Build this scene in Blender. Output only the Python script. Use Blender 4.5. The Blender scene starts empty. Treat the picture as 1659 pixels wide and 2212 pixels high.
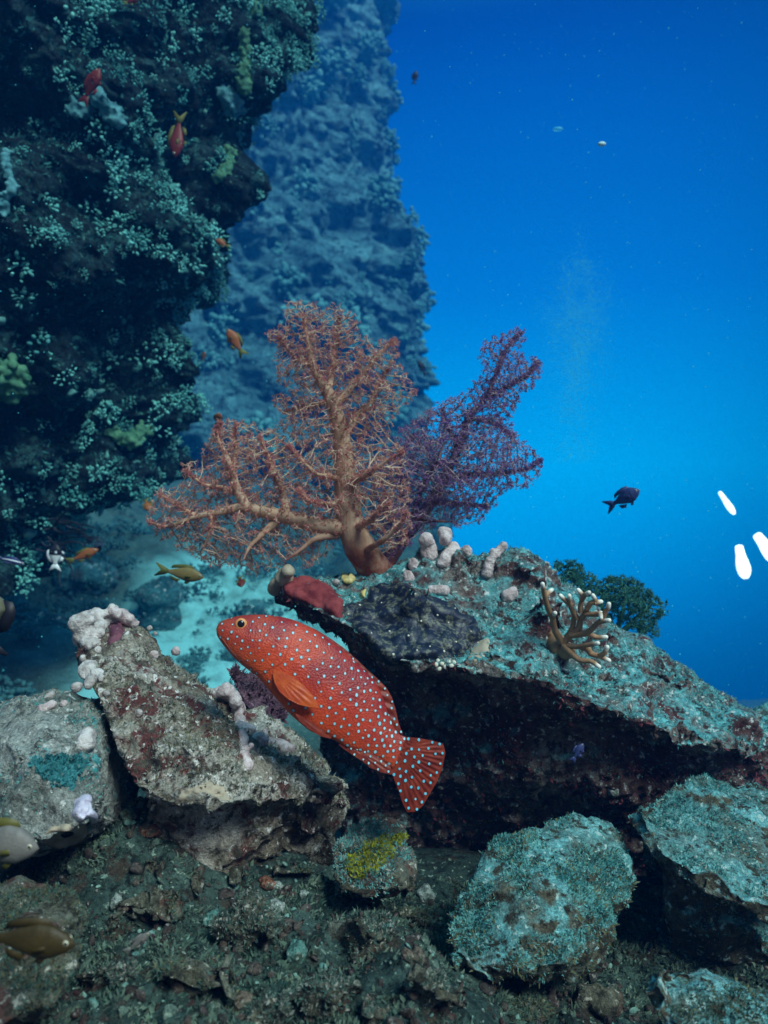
import bpy, bmesh, math, random
import numpy as np
from mathutils import Vector, Matrix
from mathutils.bvhtree import BVHTree

random.seed(7)
RNG = np.random.default_rng(7)
S = bpy.context.scene
COL = S.collection

# ------------------------------------------------------------------ camera, world, sun, exposure
CAMZ = 1.0
F = 1579.5                       # focal length in reading units (photo read at 1659 x 2212)
cd = bpy.data.cameras.new("camera")
cam = bpy.data.objects.new("camera", cd)
COL.objects.link(cam)
cam.location = (0, 0, CAMZ)
cam.rotation_euler = (math.radians(90), 0, 0)
cd.sensor_fit = 'VERTICAL'
cd.sensor_height = 17.3
cd.lens = 17.3 * F / 2212
cd.clip_start = 0.02
cd.clip_end = 400
cd.dof.use_dof = True
cd.dof.focus_distance = 0.9
cd.dof.aperture_fstop = 2.9
S.camera = cam

SUN_FROM = Vector((0.42, -0.54, 0.73)).normalized()
sd = bpy.data.lights.new("sun", 'SUN')
sun = bpy.data.objects.new("sun", sd)
COL.objects.link(sun)
sun.rotation_euler = SUN_FROM.to_track_quat('Z', 'Y').to_euler()
sd.energy = 3.7
sd.angle = math.radians(22)
sd.color = (1.0, 0.92, 0.90)

world = bpy.data.worlds.new("World")
S.world = world
world.use_nodes = True
wn = world.node_tree
wn.nodes.clear()
w_out = wn.nodes.new('ShaderNodeOutputWorld')
w_bg = wn.nodes.new('ShaderNodeBackground')
w_tc = wn.nodes.new('ShaderNodeTexCoord')
w_sep = wn.nodes.new('ShaderNodeSeparateXYZ')
w_map = wn.nodes.new('ShaderNodeMapRange')
w_map.inputs['From Min'].default_value = -1
w_map.inputs['From Max'].default_value = 1
w_ramp = wn.nodes.new('ShaderNodeValToRGB')
cr = w_ramp.color_ramp
WSTOPS = [(0.0, (0.0, 0.015, 0.06)), (0.30, (0.0, 0.09, 0.25)), (0.44, (0.0, 0.24, 0.60)), (0.53, (0.0, 0.32, 0.66)),
          (0.64, (0.0, 0.14, 0.44)), (0.78, (0.0, 0.03, 0.22)), (0.88, (0.03, 0.30, 0.44)), (1.0, (0.30, 1.35, 1.55))]
while len(cr.elements) < len(WSTOPS):
    cr.elements.new(0.5)
for e, (p, c) in zip(cr.elements, WSTOPS):
    e.position = p
    e.color = (*c, 1)
wn.links.new(w_tc.outputs['Generated'], w_sep.inputs[0])
wn.links.new(w_sep.outputs['Z'], w_map.inputs['Value'])
wn.links.new(w_map.outputs[0], w_ramp.inputs[0])
w_side = wn.nodes.new('ShaderNodeMapRange')     # behind the camera an added warm fill replaces the open-water glow
w_side.inputs['From Min'].default_value = -0.35
w_side.inputs['From Max'].default_value = 0.35
w_side.inputs['To Min'].default_value = 0.22
w_dot = wn.nodes.new('ShaderNodeVectorMath'); w_dot.operation = 'DOT_PRODUCT'
_gl = Vector(((1040 - 829.5) / F, 1.0, -(760 - 1106) / F)).normalized()
w_dot.inputs[1].default_value = _gl
w_glow = wn.nodes.new('ShaderNodeMapRange'); w_glow.interpolation_type = 'SMOOTHSTEP'
w_glow.inputs['From Min'].default_value = 0.84
w_glow.inputs['From Max'].default_value = 1.0
w_glow.inputs['To Min'].default_value = 0.42
w_glow.inputs['To Max'].default_value = 1.75
w_mul = wn.nodes.new('ShaderNodeVectorMath'); w_mul.operation = 'SCALE'
w_mix = wn.nodes.new('ShaderNodeMix'); w_mix.data_type = 'RGBA'
w_mix.inputs[6].default_value = (0.13, 0.11, 0.095, 1)  # added warm frontal fill, no source stands there
wn.links.new(w_tc.outputs['Generated'], w_dot.inputs[0])
wn.links.new(w_dot.outputs['Value'], w_glow.inputs['Value'])
wn.links.new(w_sep.outputs['Y'], w_side.inputs['Value'])
w_side.inputs['To Min'].default_value = 0.0
wn.links.new(w_ramp.outputs[0], w_mul.inputs[0])
wn.links.new(w_glow.outputs[0], w_mul.inputs['Scale'])
w_up = wn.nodes.new('ShaderNodeMapRange')
w_up.inputs['From Min'].default_value = 0.55
w_up.inputs['From Max'].default_value = 0.8
wn.links.new(w_sep.outputs['Z'], w_up.inputs['Value'])
w_max = wn.nodes.new('ShaderNodeMath'); w_max.operation = 'MAXIMUM'
wn.links.new(w_side.outputs[0], w_max.inputs[0]); wn.links.new(w_up.outputs[0], w_max.inputs[1])
wn.links.new(w_max.outputs[0], w_mix.inputs[0])
wn.links.new(w_mul.outputs[0], w_mix.inputs[7])
wn.links.new(w_mix.outputs[2], w_bg.inputs['Color'])
w_bg.inputs['Strength'].default_value = 1.0
wn.links.new(w_bg.outputs[0], w_out.inputs['Surface'])

S.view_settings.view_transform = 'Standard'
S.view_settings.look = 'None'
S.view_settings.gamma = 1
S.view_settings.use_curve_mapping = False
S.view_settings.exposure = 0.70
S.render.engine = 'CYCLES'
S.cycles.use_denoising = True
S.cycles.max_bounces = 6
S.cycles.diffuse_bounces = 3
S.cycles.transparent_max_bounces = 12
S.cycles.volume_bounces = 1
S.cycles.use_adaptive_sampling = True

HAZE_DENSITY = 0.078
HAZE_COLOR = (0.002, 0.105, 0.34, 1)
HAZE_ABSORB = (0.06, 0.36, 0.62, 1)

# ------------------------------------------------------------------ helpers
def P(u, v, d):
    return np.array([(u - 829.5) / F * d, d, CAMZ - (v - 1106) / F * d])

def ray(u, v):
    r = np.array([(u - 829.5) / F, 1.0, -(v - 1106) / F])
    return r / np.linalg.norm(r)

_perm = np.random.default_rng(3).permutation(256)
_g = np.random.default_rng(4).normal(size=(256, 3))
_g /= np.linalg.norm(_g, axis=1)[:, None]

def perlin(p):
    i = np.floor(p).astype(np.int64)
    f = p - i
    w = f * f * f * (f * (f * 6 - 15) + 10)
    out = np.zeros(len(p))
    for dx in (0, 1):
        for dy in (0, 1):
            for dz in (0, 1):
                h = _perm[(_perm[(_perm[(i[:, 0] + dx) & 255] + i[:, 1] + dy) & 255] + i[:, 2] + dz) & 255]
                g = _g[h]
                dot = (g * (f - np.array([dx, dy, dz]))).sum(1)
                wx = w[:, 0] if dx else 1 - w[:, 0]
                wy = w[:, 1] if dy else 1 - w[:, 1]
                wz = w[:, 2] if dz else 1 - w[:, 2]
                out += dot * wx * wy * wz
    return out * 1.5

def fbm(p, octv=4, gain=0.5):
    p = np.asarray(p, float)
    o = np.zeros(len(p)); a = 1.0; t = 0
    for k in range(octv):
        o += a * perlin(p * 2 ** k + 17.3 * k); t += a; a *= gain
    return o / t

def worley(p):
    p = np.asarray(p, float)
    i = np.floor(p).astype(np.int64)
    best = np.full(len(p), 9.0)
    for dx in (-1, 0, 1):
        for dy in (-1, 0, 1):
            for dz in (-1, 0, 1):
                c = i + np.array([dx, dy, dz])
                h = _perm[(_perm[(_perm[c[:, 0] & 255] + c[:, 1]) & 255] + c[:, 2]) & 255]
                q = c + 0.5 + 0.42 * _g[h] - p
                best = np.minimum(best, (q * q).sum(1))
    return np.sqrt(best)

def sstep(a, b, x):
    t = np.clip((x - a) / (b - a), 0, 1)
    return t * t * (3 - 2 * t)

def build(name, V, faces, mats, parent=None, smooth=True, midx=None, attr=None):
    """link ONE mesh object; faces is a list of (n,k) arrays; V in the space of the parent (or world)"""
    V = np.ascontiguousarray(V, np.float32)
    faces = [np.asarray(f, np.int32) for f in faces if len(f)]
    me = bpy.data.meshes.new(name)
    me.vertices.add(len(V)); me.vertices.foreach_set('co', V.ravel())
    li = np.concatenate([f.ravel() for f in faces])
    tot = np.concatenate([np.full(len(f), f.shape[1], np.int32) for f in faces])
    st = np.concatenate([[0], np.cumsum(tot)[:-1]]).astype(np.int32)
    me.loops.add(len(li)); me.loops.foreach_set('vertex_index', li)
    me.polygons.add(len(tot)); me.polygons.foreach_set('loop_start', st); me.polygons.foreach_set('loop_total', tot)
    if not isinstance(mats, (list, tuple)):
        mats = [mats]
    for m in mats:
        me.materials.append(m)
    if midx is not None:
        me.polygons.foreach_set('material_index', np.asarray(midx, np.int32))
    me.polygons.foreach_set('use_smooth', np.full(len(tot), smooth, bool))
    if attr:
        for k, a in attr.items():
            at = me.attributes.new(k, 'FLOAT', 'POINT')
            at.data.foreach_set('value', np.ascontiguousarray(a, np.float32))
    me.update(); me.validate()
    o = bpy.data.objects.new(name, me)
    COL.objects.link(o)
    if parent is not None:
        o.parent = parent
    return o

def recentre(o):
    """move a top-level mesh object's origin to its base"""
    me = o.data
    n = len(me.vertices)
    c = np.empty(n * 3, np.float32); me.vertices.foreach_get('co', c); c = c.reshape(-1, 3)
    b = np.array([c[:, 0].mean(), c[:, 1].mean(), c[:, 2].min()])
    me.vertices.foreach_set('co', (c - b).astype(np.float32).ravel())
    o.location = b
    me.update()
    return o

def tag(o, label=None, cat=None, group=None, kind=None):
    if label: o['label'] = label
    if cat: o['category'] = cat
    if group: o['group'] = group
    if kind: o['kind'] = kind
    return o

def empty(name, loc, label, cat, group=None):
    o = bpy.data.objects.new(name, None)
    o.empty_display_size = 0.05
    COL.objects.link(o)
    o.location = loc
    return tag(o, label, cat, group)

def catmull(pts, n):
    pts = np.asarray(pts, float)
    p = np.vstack([2 * pts[0] - pts[1], pts, 2 * pts[-1] - pts[-2]])
    t = np.linspace(0, len(pts) - 1, n)
    k = np.minimum(t.astype(int), len(pts) - 2)
    f = (t - k)[:, None]
    a, b, c, d = p[k], p[k + 1], p[k + 2], p[k + 3]
    return 0.5 * (2 * b + (c - a) * f + (2 * a - 5 * b + 4 * c - d) * f ** 2 + (3 * b - a - 3 * c + d) * f ** 3)

def inpoly(poly, x, y):
    poly = np.asarray(poly, float)
    r = np.zeros(x.shape, bool)
    j = len(poly) - 1
    for i in range(len(poly)):
        xi, yi = poly[i]; xj, yj = poly[j]
        c = ((yi > y) != (yj > y)) & (x < (xj - xi) * (y - yi) / (yj - yi + 1e-12) + xi)
        r ^= c
        j = i
    return r

def polydist(poly, x, y):
    poly = np.asarray(poly, float)
    best = np.full(x.shape, 1e9)
    for i in range(len(poly)):
        a = poly[i - 1]; b = poly[i]; ab = b - a
        t = np.clip(((x - a[0]) * ab[0] + (y - a[1]) * ab[1]) / (ab @ ab + 1e-9), 0, 1)
        best = np.minimum(best, np.hypot(x - a[0] - t * ab[0], y - a[1] - t * ab[1]))
    return best

def ico(sub):
    bm = bmesh.new()
    bmesh.ops.create_icosphere(bm, subdivisions=sub, radius=1)
    V = np.array([v.co[:] for v in bm.verts]); T = np.array([[v.index for v in f.verts] for f in bm.faces])
    bm.free()
    return V, T
ICO1, ICO2, ICO3 = ico(1), ico(2), ico(3)

def many(base, pos, scl, rot=None):
    """copies of a base mesh: pos (n,3), scl (n,) or (n,3), rot (n,3,3)"""
    B, T = base
    n = len(pos)
    scl = np.asarray(scl, float)
    if scl.ndim == 1: scl = np.repeat(scl[:, None], 3, 1)
    X = B[None] * scl[:, None, :]
    if rot is not None:
        X = np.einsum('nij,nkj->nki', rot, X)
    X = X + pos[:, None, :]
    return X.reshape(-1, 3), (T[None] + (np.arange(n) * len(B))[:, None, None]).reshape(-1, T.shape[1])

def randrot(n, rng=RNG):
    q = rng.normal(size=(n, 4)); q /= np.linalg.norm(q, axis=1)[:, None]
    w, x, y, z = q.T
    return np.stack([np.stack([1 - 2 * (y * y + z * z), 2 * (x * y - z * w), 2 * (x * z + y * w)], -1),
                     np.stack([2 * (x * y + z * w), 1 - 2 * (x * x + z * z), 2 * (y * z - x * w)], -1),
                     np.stack([2 * (x * z - y * w), 2 * (y * z + x * w), 1 - 2 * (x * x + y * y)], -1)], 1)

def frames(nrm, rng=RNG):
    """rotation matrices whose z column is nrm, random spin"""
    n = len(nrm)
    a = rng.normal(size=(n, 3))
    x = np.cross(a, nrm); x /= np.linalg.norm(x, axis=1)[:, None] + 1e-9
    y = np.cross(nrm, x)
    return np.stack([x, y, nrm], -1)

def cat(parts):
    V, T, o = [], [], 0
    for v, t in parts:
        V.append(v); T.append(t + o); o += len(v)
    return np.concatenate(V), np.concatenate(T)

def mesh_arrays(me):
    n = len(me.vertices)
    V = np.empty(n * 3, np.float32); me.vertices.foreach_get('co', V)
    N = np.empty(n * 3, np.float32); me.vertex_normals.foreach_get('vector', N)
    L = np.empty(len(me.loops), np.int32); me.loops.foreach_get('vertex_index', L)
    tot = np.empty(len(me.polygons), np.int32); me.polygons.foreach_get('loop_total', tot)
    st = np.empty(len(me.polygons), np.int32); me.polygons.foreach_get('loop_start', st)
    fs = []
    for k in np.unique(tot):
        s = st[tot == k]
        fs.append(L[s[:, None] + np.arange(k)])
    return V.reshape(-1, 3).astype(float), N.reshape(-1, 3).astype(float), fs

def voxelise(bm, voxel, smooth_iter):
    me = bpy.data.meshes.new("tmp"); bm.to_mesh(me); bm.free()
    o = bpy.data.objects.new("tmp", me); COL.objects.link(o)
    m = o.modifiers.new("r", 'REMESH'); m.mode = 'VOXEL'; m.voxel_size = voxel
    if smooth_iter:
        s = o.modifiers.new("s", 'SMOOTH'); s.factor = 0.5; s.iterations = smooth_iter
    dg = bpy.context.evaluated_depsgraph_get()
    me2 = bpy.data.meshes.new_from_object(o.evaluated_get(dg))
    r = mesh_arrays(me2)
    bpy.data.objects.remove(o); bpy.data.meshes.remove(me); bpy.data.meshes.remove(me2)
    return r

# ------------------------------------------------------------------ materials
def newmat(name):
    m = bpy.data.materials.new(name); m.use_nodes = True
    nt = m.node_tree
    return m, nt, nt.nodes['Principled BSDF']

def N_(nt, t, **kw):
    n = nt.nodes.new('ShaderNode' + t)
    for k, v in kw.items():
        setattr(n, k, v)
    return n

def noise(nt, vec, scale, detail=4, rough=0.6):
    n = N_(nt, 'TexNoise'); n.inputs['Scale'].default_value = scale
    n.inputs['Detail'].default_value = detail; n.inputs['Roughness'].default_value = rough
    nt.links.new(vec, n.inputs['Vector'])
    return n.outputs['Fac']

def voro(nt, vec, scale, feature='F1'):
    n = N_(nt, 'TexVoronoi', feature=feature); n.inputs['Scale'].default_value = scale
    nt.links.new(vec, n.inputs['Vector'])
    return n.outputs['Distance']

def ramp(nt, fac, stops, interp='LINEAR'):
    n = N_(nt, 'ValToRGB'); r = n.color_ramp; r.interpolation = interp
    while len(r.elements) < len(stops): r.elements.new(0.5)
    for e, (p, c) in zip(r.elements, stops):
        e.position = p
        e.color = (*c, 1) if hasattr(c, '__len__') else (c, c, c, 1)
    nt.links.new(fac, n.inputs[0])
    return n.outputs[0]

def mix(nt, fac, a, b, mode='MIX'):
    n = N_(nt, 'Mix', data_type='RGBA', blend_type=mode)
    for i, x in ((6, a), (7, b)):
        if hasattr(x, 'is_linked') or isinstance(x, bpy.types.NodeSocket): nt.links.new(x, n.inputs[i])
        else: n.inputs[i].default_value = (*x, 1)
    if isinstance(fac, (int, float)): n.inputs[0].default_value = fac
    else: nt.links.new(fac, n.inputs[0])
    return n.outputs[2]

def coords(nt, off=0.0, scale=None):
    tc = N_(nt, 'TexCoord'); mp = N_(nt, 'Mapping')
    mp.inputs['Location'].default_value = (off, off * .7, -off)
    if scale: mp.inputs['Scale'].default_value = scale
    nt.links.new(tc.outputs['Object'], mp.inputs['Vector'])
    return mp.outputs[0]

def bump(nt, bsdf, height, dist, strength=1.0, prev=None):
    b = N_(nt, 'Bump'); b.inputs['Distance'].default_value = dist; b.inputs['Strength'].default_value = strength
    nt.links.new(height, b.inputs['Height'])
    if prev is not None: nt.links.new(prev, b.inputs['Normal'])
    nt.links.new(b.outputs[0], bsdf.inputs['Normal'])
    return b.outputs[0]

def rock_mat(name, a, b, c, patch, speck=(0.5, 0.5, 0.45), off=0.0, k=1.0, up=None, speck_at=(0.60, 0.66), patch_at=(0.54, 0.60), bumpd=0.004, up_at=(.62, .98)):
    m, nt, p = newmat(name)
    vec = coords(nt, off)
    col = ramp(nt, noise(nt, vec, 9 * k, 8, .7), [(.36, a), (.5, b), (.63, c)])
    if up:  # colours up-facing faces as if lit from above
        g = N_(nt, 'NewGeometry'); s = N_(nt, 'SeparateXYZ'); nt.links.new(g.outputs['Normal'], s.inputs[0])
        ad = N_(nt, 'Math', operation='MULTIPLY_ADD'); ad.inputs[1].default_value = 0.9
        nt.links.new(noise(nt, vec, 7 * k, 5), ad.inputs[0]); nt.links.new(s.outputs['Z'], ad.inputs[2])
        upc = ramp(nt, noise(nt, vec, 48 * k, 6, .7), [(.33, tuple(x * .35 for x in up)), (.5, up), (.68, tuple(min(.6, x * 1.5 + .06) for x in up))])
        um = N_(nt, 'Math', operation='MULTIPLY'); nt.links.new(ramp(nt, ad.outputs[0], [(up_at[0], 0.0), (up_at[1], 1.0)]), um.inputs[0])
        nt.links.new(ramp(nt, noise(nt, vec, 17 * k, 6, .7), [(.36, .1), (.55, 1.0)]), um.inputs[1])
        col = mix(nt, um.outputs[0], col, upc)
    col = mix(nt, ramp(nt, noise(nt, vec, 24 * k, 7, .65), [(patch_at[0], 0.0), (patch_at[1], 1.0)]), col, patch)
    col = mix(nt, ramp(nt, noise(nt, vec, 55 * k, 5, .7), [(.40, 0.0), (.46, 1.0)]), tuple(x * .35 for x in b), col)
    gr = ramp(nt, noise(nt, vec, 190 * k, 4, .8), [(.3, .45), (.5, 1.0), (.7, 1.7)])
    col = mix(nt, 1.0, col, gr, 'MULTIPLY')
    col = mix(nt, ramp(nt, noise(nt, vec, 110 * k, 3, .6), [(speck_at[0], 0.0), (speck_at[1], 1.0)]), col, speck)
    nt.links.new(col, p.inputs['Base Color'])
    p.inputs['Roughness'].default_value = 0.85
    p.inputs['Specular IOR Level'].default_value = 0.15
    n1 = bump(nt, p, noise(nt, vec, 70 * k, 6, .7), bumpd * 2.2 / k, 1.0)
    bump(nt, p, noise(nt, vec, 260 * k, 3, .7), bumpd * .8 / k, 1.0, n1)
    return m

def plain_mat(name, a, b, scale=60, rough=0.6, bd=0.0015, spec=0.3, off=0.0, trans=0.0, bscale=None, stretch=None):
    m, nt, p = newmat(name)
    vec = coords(nt, off, stretch)
    f = noise(nt, vec, scale, 5, .65)
    col = ramp(nt, f, [(.35, a), (.65, b)])
    nt.links.new(col, p.inputs['Base Color'])
    p.inputs['Roughness'].default_value = rough
    p.inputs['Specular IOR Level'].default_value = spec
    if bd: bump(nt, p, noise(nt, vec, bscale or scale * 3, 4, .6), bd)
    if trans:
        t = N_(nt, 'BsdfTranslucent'); nt.links.new(col, t.inputs[0])
        ms = N_(nt, 'MixShader'); ms.inputs[0].default_value = trans
        nt.links.new(p.outputs[0], ms.inputs[1]); nt.links.new(t.outputs[0], ms.inputs[2])
        nt.links.new(ms.outputs[0], nt.nodes['Material Output'].inputs['Surface'])
    return m

# ------------------------------------------------------------------ seabed (one sheet)
def grade(lo, a, b, hi, n0, n1, n2):
    return np.concatenate([lo + (a - lo) * (1 - np.linspace(1, 0, n0, endpoint=False) ** 2), np.linspace(a, b, n1, endpoint=False), b + (hi - b) * np.linspace(0, 1, n2) ** 2])

gx = grade(-14, -0.75, 0.85, 14, 110, 430, 90)
gy = grade(-3, 0.42, 1.15, 24, 30, 250, 200)
X, Y = np.meshgrid(gx, gy)
p2 = np.stack([X.ravel(), Y.ravel(), np.zeros(X.size)], 1)
heap = 0.45 + 0.10 * sstep(-.12, -.34, X) + .03 * (Y - .6)
heapmask = sstep(-1.7, -0.7, X) * (1 - sstep(1.1, 1.9, X)) * (1 - sstep(1.05, 1.75, Y))
deep = 0.25 + 0.13 * np.clip(Y - 2.8, 0, 6) + 0.35 * sstep(-0.6, -3.0, X) - 6.2 * sstep(0.0, 1.5, X - .04 * Y - .05)
deep = deep + (fbm(p2 * 0.9, 4).reshape(X.shape) * .5 + (.4 - worley(p2 * 1.6).reshape(X.shape)) * .25 + (.4 - worley(p2 * 5).reshape(X.shape)) * .07) * sstep(1.2, 3.0, Y)
Z = deep + (heap - deep) * heapmask
near = sstep(1.4, 1.0, Y) * heapmask
Z = Z + near * (fbm(p2 * 5, 4).reshape(X.shape) * .035 + fbm(p2 * 22 + 9, 4, .6).reshape(X.shape) * .016 + (.45 - worley(p2 * 38).reshape(X.shape)) * .008)
mound = np.exp(-np.maximum(np.abs((X + 0.075) / .20) ** 2.6 + np.abs((Y - .66) / .17) ** 2.6 - .2, 0))
mound2 = np.exp(-np.maximum(np.abs((X + 0.17) / .19) ** 2.6 + np.abs((Y - .83) / .13) ** 2.6 - .1, 0))
Z = Z + np.maximum(.135 * mound, .125 * mound2) * near + mound * near * (fbm(p2 * 13 + 4, 3).reshape(X.shape) * .03) + near * ((.45 - worley(p2 * 15 + 3).reshape(X.shape)) * .022 + (.45 - worley(p2 * 70).reshape(X.shape)) * .004)
SEA_V = np.stack([X.ravel(), Y.ravel(), Z.ravel()], 1)
nxg, nyg = len(gx), len(gy)
q = (np.arange(nyg - 1)[:, None] * nxg + np.arange(nxg - 1)[None]).ravel()
SEA_F = np.stack([q, q + 1, q + nxg + 1, q + nxg], 1)
m_sea = rock_mat("seabed_material", (0.0112, 0.0246, 0.0209), (0.0371, 0.0656, 0.0562), (0.0648, 0.1068, 0.0900), (0.0509, 0.0410, 0.0300), (0.2778, 0.3776, 0.2998), off=2.1, speck_at=(.62, .68))  # dark tones carry the light falloff over the near ground
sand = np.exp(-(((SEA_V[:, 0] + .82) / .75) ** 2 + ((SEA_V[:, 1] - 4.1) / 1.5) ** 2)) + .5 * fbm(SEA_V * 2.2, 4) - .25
seabed = tag(build("seabed", SEA_V, [SEA_F], m_sea, attr={'sand': np.maximum(sstep(0, .35, sand), .12 * sstep(1.5, 2.6, SEA_V[:, 1]))}), kind='structure')  # beyond the sand the whole far seabed is lightened too
nt = m_sea.node_tree; pb = nt.nodes['Principled BSDF']
at = N_(nt, 'Attribute', attribute_name='sand')
sm_ = N_(nt, 'Math', operation='MULTIPLY'); vs_ = coords(nt, .4)
nt.links.new(at.outputs['Fac'], sm_.inputs[0]); nt.links.new(ramp(nt, noise(nt, vs_, 6, 8, .75), [(.36, .4), (.56, 1.0)]), sm_.inputs[1])
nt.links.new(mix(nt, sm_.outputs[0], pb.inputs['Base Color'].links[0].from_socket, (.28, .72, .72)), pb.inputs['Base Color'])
TREES = {}
def add_tree(key, V, fs):
    polys = []
    for f in fs: polys += f.tolist()
    TREES[key] = BVHTree.FromPolygons([tuple(x) for x in V], polys)
add_tree('seabed', SEA_V, [SEA_F])

def hit(u, v, keys=None):
    o = Vector((0, 0, CAMZ)); r = Vector(ray(u, v))
    best = None
    for k in (keys or TREES):
        h = TREES[k].ray_cast(o, r)
        if h[0] is not None and (best is None or h[3] < best[2]):
            n = h[1] if h[1].dot(r) < 0 else -h[1]
            best = (np.array(h[0]), np.array(n), h[3])
    return best

# ------------------------------------------------------------------ boulders
MESHES = {}
def tufts(V, N, fs, count, size, mat, parent, name="algae_turf", up=0.0, rng=None, mask=None, base=None, dens_cut=True):
    """short turf blades on a surface, one part"""
    rng = rng or RNG
    F3 = []
    for f in fs:
        if f.shape[1] == 3: F3.append(f)
        else: F3 += [f[:, [0, 1, 2]], f[:, [0, 2, 3]]]
    T = np.concatenate(F3)
    a, b, c = V[T[:, 0]], V[T[:, 1]], V[T[:, 2]]
    n = np.cross(b - a, c - a); ar = np.linalg.norm(n, axis=1); n /= ar[:, None] + 1e-12
    w = ar * (np.clip(n[:, 2] + .75 - up, 0.02, None) if up > -1 else np.clip(-n[:, 2] + .25, 0, None)) * (n[:, 1] < .35)
    if mask is not None: w = w * mask((a + b + c) / 3)
    idx = rng.choice(len(T), count, p=w / w.sum())
    r1 = np.sqrt(rng.random(count))[:, None]; r2 = rng.random(count)[:, None]
    p = (1 - r1) * a[idx] + r1 * (1 - r2) * b[idx] + r1 * r2 * c[idx]
    dens = fbm(p * 14 + 3, 3)
    keep = (dens > -.12 + .2 * rng.random(count)) | (not dens_cut)
    p, nn = p[keep], n[idx][keep]
    k = len(p)
    d = nn * .8 + rng.normal(size=(k, 3)) * .55 + np.array([.25, 0, .1]); d /= np.linalg.norm(d, axis=1)[:, None]
    s = size * (.4 + rng.random(k) ** 2 * 1.3)[:, None]
    sd_ = np.cross(d, rng.normal(size=(k, 3))); sd_ /= np.linalg.norm(sd_, axis=1)[:, None]
    wd = s * (.10 + .16 * rng.random(k)[:, None])
    bent = p + d * s + sd_ * wd * rng.normal(size=(k, 1))
    VV = np.stack([p - sd_ * wd - nn * s * .1, p + sd_ * wd - nn * s * .1, p + d * s * .55 + sd_ * wd * .9, bent, p + d * s * .55 - sd_ * wd * .9], 1).reshape(-1, 3)
    i0 = (np.arange(k) * 5)[:, None]
    if base is not None: VV = VV - base
    o = build(name, VV, [i0 + np.array([0, 1, 2, 4]), i0 + np.array([4, 2, 3])], mat, parent, smooth=False)
    o['kind'] = 'stuff'
    return o

def ball(u, v, d, r, squash=1.0):
    k = d / F; o = []
    for a, b, c in ICO1[0]:
        o.append((u + a * r, v + b * r * squash, d + c * r * k))
    return o

def boulder(name, hulls, mat, label, cat_='rock', key=None, voxel=.006, smooth=5, amp=1.0, turf=None, group=None, off=0.0, sc=1.0):
    bm = bmesh.new()
    for h in hulls:
        vs = [bm.verts.new(P(*q)) for q in h]
        r = bmesh.ops.convex_hull(bm, input=vs)
        junk = list({g for g in r['geom_interior'] + r['geom_unused'] if isinstance(g, bmesh.types.BMVert)})
        bmesh.ops.delete(bm, geom=junk, context='VERTS')
    V, N, fs = voxelise(bm, voxel, smooth)
    k = 1 / sc
    d = amp * sc * (fbm(V * 7 * k + off, 4, .55) * .030 + (np.abs(fbm(V * 16 * k + 5 + off, 4, .6))) * .018 - .012 + (.45 - worley(V * 42 * k + off)) * .0055 + fbm(V * 75 * k, 2) * .004)
    V = V + N * d[:, None]
    o = build(name, V, fs, mat)
    recentre(o)
    tag(o, label, cat_, group)
    if key: add_tree(key, V, fs); MESHES[key] = (V, N, fs)
    if turf:
        b = np.array(o.location)
        for (count, size, m, up) in turf:
            tufts(V, N, fs, count, size, m, o, up=up, base=b)
    return o

TEAL = (.05, .30, .30)
m_turf_teal = plain_mat("turf_teal", (.05, .24, .24), (.22, .50, .46), 40, .9, 0, .1, trans=.25)
m_turf_grey = plain_mat("turf_grey", (0.1260, 0.1440, 0.1170), (0.4140, 0.4140, 0.3600), 40, .9, 0, .1, trans=.2)
m_turf_olive = plain_mat("turf_olive", (.05, .06, .03), (.22, .22, .12), 40, .9, 0, .1, trans=.2)
m_turf_dim = plain_mat("turf_dim", (0.0316, 0.0780, 0.0662), (0.1257, 0.2006, 0.1526), 60, .9, 0, .1, trans=.2)  # dimmed, foreground light falloff put into the turf colour
m_turf_shade = plain_mat("turf_shade_maroon", (.12, .03, .04), (.25, .08, .09), 30, .9, 0, .1, trans=.2)  # maroon growth that carries the tone of the shaded underside

m_rock_pale = rock_mat("pale_rock", (.075, .05, .03), (.27, .235, .18), (.50, .47, .41), (.13, .045, .04), (.80, .77, .72), off=0.3, patch_at=(.51, .58))
m_rock_edge = rock_mat("grey_green_rock", (.13, .16, .14), (.30, .31, .28), (.36, .40, .37), (.07, .30, .31), (.68, .70, .66), off=5.1, patch_at=(.57, .63))
m_rock_boulder = rock_mat("boulder_rock", (.065, .018, .022), (.145, .09, .08), (.26, .25, .22), (.11, .035, .035), (.60, .66, .62), off=8.7, up=(.11, .40, .42), patch_at=(.58, .63))  # maroon-brown for shaded faces, teal for lit tops, both in the colour
m_rock_lit_top = rock_mat("lit_top_rock", (.05, .045, .03), (.12, .11, .075), (.16, .20, .17), (.09, .08, .05), (.45, .62, .58), off=1.7, patch_at=(.56, .62), up=(.14, .38, .38), up_at=(.80, 1.12))  # brown shaded sides and teal lit top put into the colour
m_rock_dark = rock_mat("dark_rubble_rock", (0.0424, 0.0417, 0.0266), (0.1130, 0.1085, 0.0762), (0.1695, 0.1836, 0.1449), (0.1130, 0.0585, 0.0457), (0.4709, 0.4591, 0.3811), off=4.4)  # darkened so the foreground light falloff sits in the colour
m_rock_purple = rock_mat("purple_rock", (.05, .02, .04), (.10, .05, .075), (.14, .08, .10), (.05, .05, .08), (.25, .18, .22), off=6.4)
m_rock_far = rock_mat("far_rock", (.02, .10, .12), (.08, .26, .28), (.18, .42, .42), (.10, .14, .14), (.6, .66, .6), off=3.3, k=.35)

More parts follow.
